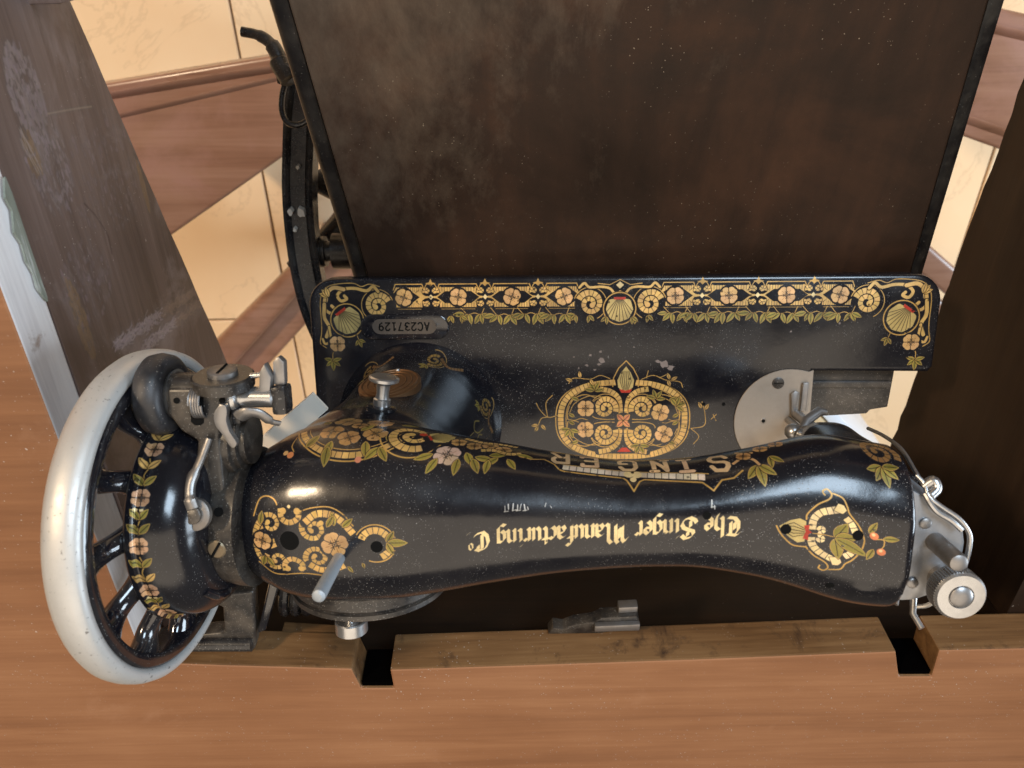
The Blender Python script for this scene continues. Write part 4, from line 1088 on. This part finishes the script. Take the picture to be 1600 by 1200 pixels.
# parts in the open end
mb = MB(); mb.prism([(.1135, .0310), (.1684, .0300), (.1664, .0048), (.1557, .0030), (.1540, .0005), (.1135, -.002)], -.030, -.018); mb.bevel(.001)
sh = mb.obj('shuttle_race', M['dusty'], mach)
mb = MB(); mb.box((.114, .018, -.0179), (.166, .022, -.0155)); mb.bevel(.0006); mb.obj('race_rib', M['dusty'], sh)
mb = MB(); mb.prism([(.1115 + .0015, .0330)] + [(.1001 + .0325 * math.cos(R(a)), .0010 + .0325 * math.sin(R(a))) for a in range(72, 289, 6)] + [(.1130, -.0310)], .0002, .0011)
mb.bevel(.0003, 1, 60)
npl = mb.obj('needle_plate', M['plate'], mach, angle=30)
mb = MB(); mb.lathe([(.0011, .0035), (.0016, .0035), (.0018, .0030)], (.0924, .0250, 0), 'Z', 24); sc = mb.obj('screw', M['dusty'], npl)
mb = MB(); mb.box((.0895, .02475, .0017), (.0953, .02525, .00186)); mb.obj('screw_slot', M['hole'], npl)
for (x, y, r) in ((.0852, .0012, .0011), (.102, -.004, .0011)):
    mb = MB(); mb.lathe([(.0008, r), (.00125, r)], (x, y, 0), 'Z', 16); mb.obj('pin_hole', M['hole'], npl)
mb = MB(); mb.lathe([(.0008, r * 1.6 + .0004), (.00122, r * 1.4)], (.0852, .0012, 0), 'Z', 20, False); mb.obj('hole_rim', M['steel'], npl)
for (x, y) in ((.0610, .0115), (.0490, .0115)):
    mb = MB(); mb.lathe([(-.0005, .0011), (.0001, .0011)], (x, y, 0), 'Z', 14); mb.obj('screw_hole', M['hole'], bed)

# presser foot, needle clamp
foot = MB()
foot.prism([(.1010, .0065), (.1035, .0080), (.1045, .0200), (.1020, .0205), (.1000, .0190)], .0015, .0035)
foot.prism([(.1060, .0080), (.1095, .0080), (.1100, .0260), (.1065, .0255)], .0015, .0035); foot.bevel(.0006)
foot = foot.obj('presser_foot', M['steel'], mach)
mb = MB(); mb.tube([(.1040, .006, .002), (.1045, .0065, .03), (.105, .007, .07)], .0030, 12); mb.obj('presser_bar', M['steel'], foot)
mb = MB(); mb.tube([(.1000, .002, -.002), (.1002, .0025, .02), (.1005, .003, .07)], .0022, 12); mb.obj('needle_bar', M['steel'], mach)
mb = MB(); mb.lathe([(-.0005, .0005), (0, .0030), (.0015, .0042), (.004, .0046), (.0062, .0040), (.0078, .0022), (.0083, .0004)], (.0940, .0045, .0400), (-.75, .5, .1), 20)
mb.obj('thumb_nut', M['nickel'], foot)
mb = MB(); mb.tube([(.0950, .0060, .04), (.1000, .0110, .034), (.1080, .0155, .03), (.112, .015, .03)], [.002, .0028, .0028, .0018], 10); mb.obj('needle_clamp', M['steel'], foot)

# arm, pillar and head: one casting
def sup(yc, zc, b, c, n=2.3, m=48):
    o = []
    for k in range(m):
        t = 2 * math.pi * k / m; cs, sn = math.cos(t), math.sin(t)
        o.append((yc + b * math.copysign(abs(cs) ** (2 / n), cs), zc + c * math.copysign(abs(sn) ** (2 / n), sn)))
    return o
secs = [(-.1905, .125, .006, -.008, .006), (-.1895, .125, .016, -.008, .0155), (-.186, .125, .0225, -.008, .0222), (-.1805, .125, .0275, -.0078, .0275), (-.174, .125, .031, -.0078, .0315),
        (-.165, .125, .0335, -.0077, .0368), (-.155, .125, .0350, -.0068, .0402), (-.14, .125, .0365, -.0062, .0420), (-.12, .126, .0365, -.0057, .0406), (-.10, .127, .035, -.0056, .0373),
        (-.07, .129, .030, -.0046, .0316), (-.04, .131, .026, -.0040, .0263), (-.01, .133, .0237, -.0036, .0228), (.02, .134, .0227, -.0020, .0233), (.05, .134, .0227, -.0015, .0292),
        (.06, .133, .0235, -.0019, .0322), (.07, .132, .0250, -.0026, .0350), (.08, .131, .0265, -.0045, .0372), (.09, .131, .0270, -.0070, .0372), (.10, .131, .0272, -.0085, .0366), (.107, .131, .0272, -.0090, .0362)]
arr = np.array(secs)
xs = np.concatenate([arr[:9, 0], np.linspace(-.11, .107, 45)])
def at_x(x):
    return [float(np.interp(x, arr[:, 0], arr[:, k])) for k in range(1, 5)]
tab = np.array([at_x(x) for x in xs])
for _ in range(3):                                     # fair the loft
    tab[9:-1] = .25 * tab[8:-2] + .5 * tab[9:-1] + .25 * tab[10:]
mb = MB()
mb.rings([[(x, y, z) for y, z in sup(yc, zc, b, c)] for x, (zc, c, yc, b) in zip(xs, tab)])
arm_o = mb.obj('tmp_arm', None)
# pillar
mb = MB(); rings = []
for z, r, ex_ in ((-.006, .0525, 0), (-.001, .0525, 0), (.0025, .0495, 0), (.006, .0468, 0), (.012, .0448, 0), (.022, .0432, -.001), (.04, .0415, -.002), (.06, .0405, -.004), (.08, .0408, -.006), (.10, .042, -.008), (.118, .040, -.009), (.13, .034, -.009)):
    rings.append([(-.126 + ex_ + (r + .004 * min(1, max(0, z) / .1)) * math.cos(t), -.001 - .004 * max(0, z) / .1 + r * math.sin(t), z) for t in [2 * math.pi * k / 56 for k in range(56)]])
mb.rings(rings); pil_o = mb.obj('tmp_pillar', None)
# head
mb = MB(); rings = []
for z, x0, x1, y0, y1 in ((.046, .090, .108, -.010, .012), (.060, .087, .1085, -.015, .017), (.075, .083, .109, -.020, .0225), (.085, .080, .1095, -.026, .0245), (.100, .079, .110, -.034, .0248), (.115, .079, .110, -.039, .0262), (.135, .080, .110, -.0415, .0272), (.148, .080, .1095, -.038, .0235), (.1545, .082, .108, -.030, .0140)):
    ring = []
    for k in range(48):
        t = 2 * math.pi * k / 48; cs, sn = math.cos(t), math.sin(t); n = 3.6
        ring.append(((x0 + x1) / 2 + (x1 - x0) / 2 * math.copysign(abs(cs) ** (2 / n), cs), (y0 + y1) / 2 + (y1 - y0) / 2 * math.copysign(abs(sn) ** (2 / n), sn), z))
    rings.append(ring)
mb.rings(rings); hd_o = mb.obj('tmp_head', None)
bm = bmesh.new()
for o in (arm_o, pil_o, hd_o):
    bm.from_mesh(o.data); me_ = o.data; bpy.data.objects.remove(o); bpy.data.meshes.remove(me_)
me = bpy.data.meshes.new('arm'); bm.to_mesh(me); bm.free()
tmp = link('arm', me)
md = tmp.modifiers.new('r', 'REMESH'); md.mode = 'VOXEL'; md.voxel_size = .0014
md = tmp.modifiers.new('s', 'SMOOTH'); md.factor = .5; md.iterations = 14
dg = bpy.context.evaluated_depsgraph_get(); dg.update()
me2 = bpy.data.meshes.new_from_object(tmp.evaluated_get(dg)); me2.name = 'arm'
bpy.data.objects.remove(tmp); bpy.data.meshes.remove(me)
me2.materials.clear()
# drilled oil holes
HOLES = [(-.1548, -.0063, .0043), (-.1165, -.0075, .0026), (.0220, .0055, .0018), (.0545, .0000, .0022), (.0835, -.0020, .0022), (.0760, -.0275, .0018)]
me2.shade_smooth()
arm = link('arm', me2, M['arm'], mach)
def arm_axis(x):
    return (np.interp(x, arr[:, 0], arr[:, 3]), np.interp(x, arr[:, 0], arr[:, 1]), np.interp(x, arr[:, 0], (arr[:, 2] + arr[:, 4]) / 2))
nv = len(me2.vertices); co = np.empty(nv * 3); me2.vertices.foreach_get('co', co); co = co.reshape(-1, 3)
yc, zc, rr = arm_axis(co[:, 0])
phi = np.arctan2(co[:, 1] - yc, co[:, 2] - zc)          # 0 on top, positive towards the operator
U_ = (co[:, 0] + .20) / .33
V_ = phi * np.clip(rr, .022, .04) / .20 + .5
body = np.clip((.062 - co[:, 2]) * 400 + 1, 0, 1) * (co[:, 0] < -.05)
uvl = me2.uv_layers.new(name='decal')
li = np.empty(len(me2.loops), int); me2.loops.foreach_get('vertex_index', li)
uv = np.stack([U_[li], V_[li]], 1); uvl.data.foreach_set('uv', uv.ravel().astype(np.float32))
# second layer: round the pillar
th = np.arctan2(co[:, 1] + .003, co[:, 0] + .128)
uv2 = np.stack([th / (2 * math.pi) + .5, co[:, 2] / .14], 1)[li]
u2 = me2.uv_layers.new(name='pillar'); u2.data.foreach_set('uv', uv2.ravel().astype(np.float32))

from mathutils.bvhtree import BVHTree
bv = BVHTree.FromPolygons([v.co[:] for v in me2.vertices], [p.vertices[:] for p in me2.polygons])
def on_arm(x, y):
    h = bv.ray_cast(Vector((x, y, .4)), Vector((0, 0, -1)))
    return h[0], h[1]
for x, y, r in HOLES:
    p, nrm = on_arm(x, y)
    mb = MB(); mb.lathe([(-.004, r), (.00015, r), (.00015, r * .2)], p, tuple(nrm), 22); mb.obj('oil_hole', M['hole'], arm)

p, nrm = on_arm(-.1335, -.0135)
mb = MB(); mb.tube([p - Vector((0, 0, .004)), p + Vector((.0016, .001, .0315)), p + Vector((.0017, .0010, .0338)), p + Vector((.0017, .001, .0346))], [.0026, .0028, .0026, .0015], 18)
mb.obj('spool_pin', M['pin'], mach)

# badge and stitch screw on the pillar
def on_front(x, z):
    h = bv.ray_cast(Vector((x, .3, z)), Vector((0, -1, 0)))
    return h[0], h[1]
p, nrm = on_front(-.1310, .056)
fr = Matrix.Translation(p) @ nrm.to_track_quat('Z', 'Y').to_matrix().to_4x4()
def oval(a, b, z0, z1, name, mat, parent):
    mb = MB(); rings = []
    for z, s in ((z0, 1), (z1, 1), (z1 + .0005, .94)):
        rings.append([fr @ Vector((a * s * math.cos(t), b * s * math.sin(t), z)) for t in [2 * math.pi * k / 48 for k in range(48)]])
    mb.rings(rings)
    return mb.obj(name, mat, parent)
bdg = oval(.0165, .0245, -.004, .0007, 'badge', M['brass'], mach)
for a, b, wd in ((.0148, .0225, .0005), (.0118, .0185, .0004), (.0085, .0140, .0004)):
    mb = MB(); P_ = [fr @ Vector((a * math.cos(t), b * math.sin(t), .0013)) for t in [2 * math.pi * k / 48 for k in range(49)]]
    mb.tube(P_, wd, 6); mb.obj('raised_ring', M['brass'], bdg)
for yy in (.0225, -.0225):
    mb = MB(); mb.lathe([(0, .0016), (.001, .0012)], fr @ Vector((0, yy, .001)), tuple(nrm), 14); mb.obj('rivet', M['steel'], bdg)
p, nrm = on_front(-.1265, .098)
mb = MB(); mb.lathe([(-.004, .0075), (.0006, .0075), (.0010, .0060)], p, tuple(nrm), 28); mb.obj('bushing', M['gloss'], mach)
ss = MB(); ss.lathe([(0, .0042), (.004, .0042), (.0045, .0034), (.007, .0030), (.0115, .0034), (.0130, .0064), (.0136, .0074), (.0150, .0074), (.0156, .0064)], p, tuple(nrm), 30)
ss.obj('stitch_screw', M['nickel'], mach, angle=30)

# serial number plate on a raised pad of the bed
def stadium(cx, cy, hw, r, n=10):
    return circle2(cx + hw, cy, r, n, -90, 90) + circle2(cx - hw, cy, r, n, 90, 270)
mb = MB(); mb.prism(stadium(-.1328, .0600, .0195, .0078), -.001, .0011); mb.bevel(.0010, 3)
pad = mb.obj('serial_pad', M['gloss'], mach)
M['serial'] = iron('serial_steel', (0.085, 0.070, 0.058), 0.45, 0.5, 0.1, metal=0.5, dcol=(0.13, 0.10, 0.075), film=0.5)
mb = MB(); mb.prism(stadium(-.1328, .0603, .0150, .0046), .0011, .0014); snp = mb.obj('serial_plate', M['serial'], pad, smooth=False)
DIG = {'A': [(0, 0, .5, 1), (.5, 1, 1, 0), (.2, .4, .8, .4)], 'C': [(1, .85, .7, 1), (.7, 1, .3, 1), (.3, 1, 0, .7), (0, .7, 0, .3), (0, .3, .3, 0), (.3, 0, .7, 0), (.7, 0, 1, .15)],
       '2': [(0, .8, .3, 1), (.3, 1, .8, 1), (.8, 1, 1, .75), (1, .75, .9, .55), (.9, .55, 0, 0), (0, 0, 1, 0)], '3': [(0, .9, .4, 1), (.4, 1, .9, .85), (.9, .85, .8, .58), (.8, .58, .4, .52), (.4, .52, 1, .35), (1, .35, .8, .05), (.8, .05, .4, 0), (.4, 0, 0, .12)],
       '7': [(0, 1, 1, 1), (1, 1, .4, 0)], '1': [(.2, .8, .55, 1), (.55, 1, .55, 0), (.25, 0, .85, 0)], '9': [(.95, .6, .7, .42), (.7, .42, .3, .42), (.3, .42, 0, .65), (0, .65, .15, .92), (.15, .92, .5, 1), (.5, 1, .9, .9), (.9, .9, .97, .6), (.97, .6, .8, .2), (.8, .2, .3, 0)]}
mb = MB()
for i, chs in enumerate("AC237129"):
    for x0, y0, x1, y1 in DIG[chs]:
        fx = lambda a, b: (-.1328 - (-.0152 + i * .0040 + a * .0026), .0603 - (-.0023 + b * .0046))
        (ax, ay), (bx_, by_) = fx(x0, y0), fx(x1, y1)
        d = Vector((bx_ - ax, by_ - ay)); nn = Vector((-d.y, d.x)).normalized() * .00038; d = d.normalized() * .0003
        mb.prism([(ax - d.x + nn.x, ay - d.y + nn.y), (bx_ + d.x + nn.x, by_ + d.y + nn.y), (bx_ + d.x - nn.x, by_ + d.y - nn.y), (ax - d.x - nn.x, ay - d.y - nn.y)], .00141, .0016)
mb.obj('serial_number', M['hole'], pad, smooth=False)

# round cover plate at the back of the pillar and its thumb screw
mb = MB(); mb.lathe([(.0, .0395), (.006, .0395), (.0072, .0385), (.0078, .0400), (.0102, .0400), (.0112, .0385)], (-.1355, -.0450, .1020), (0, -1, 0), 48)
cov = mb.obj('cover_plate', M['dusty'], mach, angle=30)
mb = MB(); mb.lathe([(0, .003), (.012, .003), (.0122, .0075), (.0128, .0080), (.0185, .0080), (.0192, .0072)], (-.1430, -.0560, .1180), (0, -1, 0), 36); mb.obj('cover_screw', M['nickel'], cov, angle=30)

# end collar of the arm carrying wheel and winder
mb = MB(); mb.lathe([(-.2020, .020), (-.2015, .0255), (-.197, .0285), (-.190, .0300), (-.1835, .0315), (-.1780, .0320)], (0, -.0065, .1330), 'X', 48)
col_o = mb.obj('collar', M['dusty'], mach)
mb = MB(); mb.lathe([(0, .0042), (.0012, .0042), (.0017, .0036)], (-.1850, -.0085, .1632), (-.08, -.06, 1), 22); scw = mb.obj('screw', M['screwb'], col_o)
mb = MB(); mb.tube([(-.1873, -.0119, .1649), (-.1829, -.0051, .1656)], .0006, 6); mb.obj('screw_slot', M['hole'], col_o)
mb = MB(); mb.lathe([(0, .0020), (.0004, .0020)], (-.1835, .0075, .1620), (0.05, .35, 1), 16); mb.obj('oil_hole', M['hole'], col_o)

# ---- hand wheel: rim, spokes, grooved pulley
WC = Vector((0, -.0040, .1345))
hw = thing('hand_wheel', 'x', 'x'); del hw["label"]; del hw["category"]
hw.parent = mach; hw.location = WC
mb = MB()
prof = [(-.2325, .0672), (-.2330, .0700), (-.2318, .0728), (-.2290, .0746), (-.2255, .0753), (-.2215, .0752), (-.2185, .0742), (-.2170, .0724), (-.2168, .0704), (-.2178, .0690), (-.2200, .0684)]
mb.lathe(prof, (0, 0, 0), 'X', 96, False)
mb.lathe([(-.2200, .0684), (-.2325, .0672)], (0, 0, 0), 'X', 96, False)
bmesh.ops.remove_doubles(mb.bm, verts=mb.bm.verts[:], dist=1e-6)
mb.obj('rim', M['rim'], hw, angle=60)
mb = MB(); mb.lathe([(-.2210, .0682), (-.2182, .0686), (-.2170, .0668), (-.2176, .0628), (-.2240, .0612), (-.2310, .0622), (-.2310, .0672)], (0, 0, 0), 'X', 96, False); mb.obj('inner_ring', M['gloss'], hw, angle=60)
NSP = 11; SP0 = 20.5
for k in range(NSP):
    a = R(SP0 + k * 360 / NSP)
    pts = spline([(-.2150, .0330, -.08), (-.2185, .0430, -.04), (-.2235, .0525, .02), (-.2245, .0640, .03)], 6)
    mb = MB(); rings = []
    for i, (x, r, da) in enumerate(pts):
        t = i / (len(pts) - 1)
        ww = .0078 - .0030 * math.sin(math.pi * min(1, t * 1.05)) + (.0035 if t > .8 else 0) * (t - .8) / .2
        dd = .0058 - .0015 * math.sin(math.pi * t)
        c = Vector((x, r * math.cos(a + da), r * math.sin(a + da))); tg = Vector((0, -math.sin(a + da), math.cos(a + da)))
        rings.append([c + tg * ww * math.cos(q) + Vector((1, 0, 0)) * dd * math.sin(q) for q in [2 * math.pi * j / 16 for j in range(16)]])
    mb.rings(rings); mb.obj('spoke', M['gloss'], hw)
mb = MB(); mb.lathe([(-.2290, .010), (-.2290, .018), (-.2260, .022), (-.2210, .026), (-.2175, .031), (-.2160, .040), (-.2155, .0465), (-.2140, .0478)], (0, 0, 0), 'X', 64); mb.obj('hub', M['dusty'], hw)
mb = MB(); pr = [(-.2142, .0478), (-.2120, .0478), (-.2112, .0462), (-.2090, .0462), (-.2040, .0458), (-.1990, .0446), (-.1940, .0415), (-.1905, .0370), (-.1890, .0320), (-.1885, .025), (-.1885, .010)]
mb.lathe([pr[0]] + spline(pr[1:], 3), (0, 0, 0), 'X', 96)
pul = mb.obj('belt_pulley', M['pulley'], hw, angle=40)
uvl = pul.data.uv_layers.new(name='decal')
for lp_ in pul.data.loops:
    c_ = pul.data.vertices[lp_.vertex_index].co
    uvl.data[lp_.index].uv = ((c_.x + .215) / .030, math.atan2(c_.y, c_.z) / (2 * math.pi) + .5)
mb = MB(); mb.tube(spline([(-.1925, -.024, .030), (-.1905, -.030, .023), (-.1905, -.033, .015), (-.1925, -.034, .008)], 4), .0022, 10); mb.obj('pulley_lug', M['gloss'], hw)

# ---- bobbin winder
bw = thing('bobbin_winder', 'x', 'x'); del bw["label"]; del bw["category"]
bw.parent = mach
mb = MB(); mb.prism([(-.1990, .0415), (-.1922, .0370), (-.1940, .0280), (-.1955, .0080), (-.1830, .0060), (-.1828, .0384), (-.1805, .0498), (-.1763, .0534), (-.1764, .0600), (-.2029, .0600), (-.2042, .0497)], .1490, .1560)
mb.bevel(.0018, 3); fr_o = mb.obj('winder_frame', M['dusty'], bw)
mb = MB(); mb.tube([(-.2060, .0560, .1470), (-.1765, .0560, .1470)], .0086, 24); mb.obj('winder_barrel', M['dusty'], bw)
mb = MB(); mb.prism([(-.1930, .0585), (-.1872, .0585), (-.1885, .0450), (-.1900, .0440), (-.1925, .0440), (-.1940, .0455)], .1545, .15615); mb.obj('frame_slot', M['hole'], bw, smooth=False)
mb = MB()
hel = [(-.1925 + .0052 * t, .0535 + .0062 * math.sin(2 * math.pi * 5 * t), .1548 + .0052 * math.cos(2 * math.pi * 5 * t)) for t in [k / 90 for k in range(91)]]
mb.tube(hel, .00055, 6); mb.obj('winder_spring', M['steel'], bw)
for x in (-.1990, -.1795):
    mb = MB(); mb.lathe([(0, .0013), (.0004, .0013)], (x, .0548, .1562), 'Z', 14); mb.obj('pin_hole', M['hole'], bw)
mb = MB(); mb.lathe([(-.2135, .004), (-.2130, .0078), (-.2150, .0088), (-.2165, .0118), (-.2165, .0150), (-.2145, .0172), (-.2105, .0180), (-.2065, .0172), (-.2045, .0150), (-.2045, .0118), (-.2060, .0098), (-.2040, .0080), (-.2035, .004)], (0, .0545, .1450), 'X', 48)
wp = mb.obj('winder_pulley', M['rubber'], bw, angle=50)
mb = MB(); mb.lathe([(-.2062, .0100), (-.2038, .0112), (-.2036, .0100), (-.2050, .0085)], (0, .0545, .1450), 'X', 40, False); mb.obj('pulley_flange', M['steel'], bw)
dn = Vector((.03, .985, .17))
dcn = Vector((-.1807, .0640, .1505))
mb = MB(); mb.lathe([(-.0045, .0125), (0, .0128), (.0007, .0120)], dcn, tuple(dn), 40); dk = mb.obj('heart_cam', M['dusty'], bw)
mb = MB(); mb.lathe([(.0006, .0062), (.0026, .0062), (.0032, .0054)], dcn, tuple(dn), 30); sw = mb.obj('cam_screw', M['steel'], bw)
cpt = dcn + dn.normalized() * .0033; ev = dn.cross(Vector((1, 0, 0))).normalized()
mb = MB(); mb.tube([cpt - ev * .005, cpt + ev * .005], .0006, 6); mb.obj('screw_slot', M['hole'], bw)
mb = MB(); mb.lathe([(-.1785, .0058), (-.1765, .0064), (-.1750, .0058), (-.1742, .0038), (-.1735, .0038), (-.1732, .0045), (-.1600, .0045), (-.1590, .0036)], (0, .0548, .1500), 'X', 28); mb.obj('bobbin_spindle', M['nickel'], bw, angle=30)
mb = MB(); mb.box((-.1600, .0475, .1440), (-.1535, .0600, .1540)); mb.bevel(.002); mb.obj('latch_block', M['iron'], bw)
mb = MB(); mb.prism([(-.1650, .0570), (-.1600, .0580), (-.1590, .0640), (-.1615, .0700), (-.1640, .0660)], .148, .1535); mb.bevel(.001); mb.obj('latch_finger', M['steel'], bw)
mb = MB(); mb.prism([(-.1595, .0600), (-.1545, .0600), (-.1540, .0700), (-.1565, .0725), (-.1590, .0700)], .146, .1505); mb.bevel(.001); mb.obj('latch_finger', M['steel'], bw)
mb = MB(); mb.tube([(-.1690, .0640, .150), (-.1610, .0648, .150)], .0012, 10); mb.obj('adjusting_screw', M['nickel'], bw)
mb = MB(); mb.prism(spline([(-.1795, .0540), (-.1825, .0500), (-.1825, .0450), (-.1800, .0410), (-.1765, .0350), (-.1740, .0370), (-.1765, .0420), (-.1770, .0440), (-.1775, .0470), (-.1768, .0505), (-.1770, .0535)], 3), .1555, .1590); mb.bevel(.0008); mb.obj('stop_hook', M['steel'], bw)
mb = MB(); mb.tube(spline([(-.1735, .0475, .1560), (-.1690, .0500, .1575), (-.1640, .0495, .157), (-.1600, .0455, .155), (-.1572, .0440, .153)], 5), [.0015] + [.0032] * 6 + [.0028] * 8 + [.0018] * 6, 12, flat=.6); mb.obj('release_lever', M['steel'], bw)
mb = MB(); mb.box((-.1772, .0440, .150), (-.1735, .0510, .1545)); mb.bevel(.001); mb.obj('release_pivot', M['iron'], bw)
mb = MB(); mb.lathe([(-.1840, .010), (-.1835, .0155), (-.1800, .0155), (-.1796, .0135), (-.1775, .0135), (-.1770, .0110), (-.1745, .0110), (-.1740, .004)], (0, .0330, .1400), 'X', 40); mb.obj('worm_gear', M['dusty'], bw)
mb = MB(); rr_ = spline([(-.1862, .0390, .1580), (-.1895, .0300, .1610), (-.1925, .0220, .1650), (-.1922, .0165, .1680), (-.1908, .0120, .1690)], 5)
mb.tube(rr_, [.0022] * 8 + [.0030] * 8 + [.0040] * 5, 12, flat=.7)
lev = mb.obj('tension_lever', M['steel'], bw)
mb = MB(); mb.lathe([(0, .0068), (.0022, .0068), (.0028, .0060)], (-.1902, .0088, .1672), (-.1, .25, 1), 30); mb.obj('lever_eye', M['steel'], bw)
mb = MB(); mb.lathe([(.0026, .0038), (.0042, .0038), (.0046, .0032)], (-.1902, .0088, .1672), (-.1, .25, 1), 22); mb.obj('lever_screw', M['dusty'], bw)

# ---- needle end: face plate with its rim, bars and thumb screw
fp = thing('face_plate', 'x', 'x'); del fp["label"]; del fp["category"]
fp.parent = mach
out_t = [(.1095, .0130), (.1140, .0105), (.1265, .0025), (.1330, -.0040), (.1345, -.0110), (.1340, -.0270), (.1250, -.0350), (.1160, -.0385), (.1095, -.0390)]
mb = MB()
def lvl(s, z, dy=0.0):
    return [(.1095 + (x - .1095) * s, y + dy, z) for x, y in out_t]
mb.rings([lvl(.55, .070, .004), lvl(.75, .10, .004), lvl(.95, .13, .002), lvl(1.0, .1400), lvl(.98, .1440)])
mb.bevel(.0012, 2, 40); mb.obj('end_cover', M['cover'], fp, angle=50)
mb = MB(); mb.tube(spline([(.1125, .0180, .1400), (.1150, .0150, .1425), (.1160, .0105, .1455), (.1210, .0065, .1465), (.1290, .0010, .1465), (.1340, -.0055, .1462), (.1350, -.0120, .1460), (.1347, -.0210, .1450), (.1340, -.0280, .1440)], 5), .0011, 10); mb.obj('rim_lip', M['nickel'], fp)
mb = MB(); mb.tube(spline([(.1120, .0230, .088), (.1125, .0245, .105), (.1135, .0235, .122), (.1140, .0180, .136), (.1155, .0135, .142)], 5), .0009, 10); mb.obj('rim_lip', M['steel'], fp)
mb = MB(); mb.tube(spline([(.1150, .0135, .1420), (.1185, .0165, .1425), (.1195, .0135, .144), (.1165, .0110, .1455)], 5), .0022, 12); mb.obj('thread_hook', M['nickel'], fp)
mb = MB(); mb.tube([(.1165, -.0375, .142), (.1150, -.0440, .146), (.1170, -.0480, .151)], .0014, 10); mb.tube(spline([(.1165, -.0405, .146), (.1200, -.0385, .148), (.1240, -.0330, .150)], 4), .0010, 8); mb.obj('thread_guide', M['nickel'], fp)
mb = MB(); mb.prism([(.098, -.043), (.108, -.043), (.1135, -.047), (.1135, -.038), (.104, -.034), (.098, -.036)], .118, .138); mb.bevel(.003, 3); mb.obj('guide_boss', M['steel'], fp)
mb = MB(); mb.tube([(.1215, -.0105, .138), (.1215, -.0105, .1625), (.1215, -.0105, .1645), (.1215, -.0105, .1652)], [.0040, .0040, .0035, .0020], 22); mb.obj('needle_bar_end', M['steel'], fp)
mb = MB(); mb.lathe([(.135, .0065), (.149, .0060), (.1495, .0040), (.1515, .0040)], (.1262, -.0275, 0), 'Z', 28); mb.obj('bar_bushing', M['steel'], fp)
mb = MB(); mb.lathe([(.1515, .0080), (.1525, .0104), (.1600, .0104), (.1610, .0096), (.1610, .0052), (.1603, .0048), (.1603, .001)], (.1262, -.0275, 0), 'Z', 56); kn = mb.obj('thumb_screw', M['nickel'], fp, angle=30)
mb = MB(); mb.lathe([(.1600, .0047), (.1612, .0046), (.1619, .0036), (.1622, .0015)], (.1262, -.0275, 0), 'Z', 32); mb.obj('screw_button', M['steel'], fp)
mb = MB(); mb.tube(spline([(.1143, .0118, .1450), (.1162, .0080, .1470), (.1192, .0045, .1478), (.1250, .0010, .1478), (.1300, -.0035, .1475)], 5), .0012, 8); mb.obj('rim_lip', M['nickel'], fp)
for x_, y_ in ((.1165, -.0020), (.1140, -.0300)):
    mb = MB(); mb.lathe([(0, .0024), (.0010, .0024), (.0014, .0018)], (x_, y_, .1440), 'Z', 18); mb.obj('screw', M['steel'], fp)
mb = MB()
for k in range(56):
    a = 2 * math.pi * k / 56
    mb.box((.1262 + .0103 * math.cos(a) - .0003, -.0275 + .0103 * math.sin(a) - .0003, .1530), (.1262 + .0103 * math.cos(a) + .0003, -.0275 + .0103 * math.sin(a) + .0003, .1597))
mb.obj('knurling', M['steel'], fp, smooth=False)
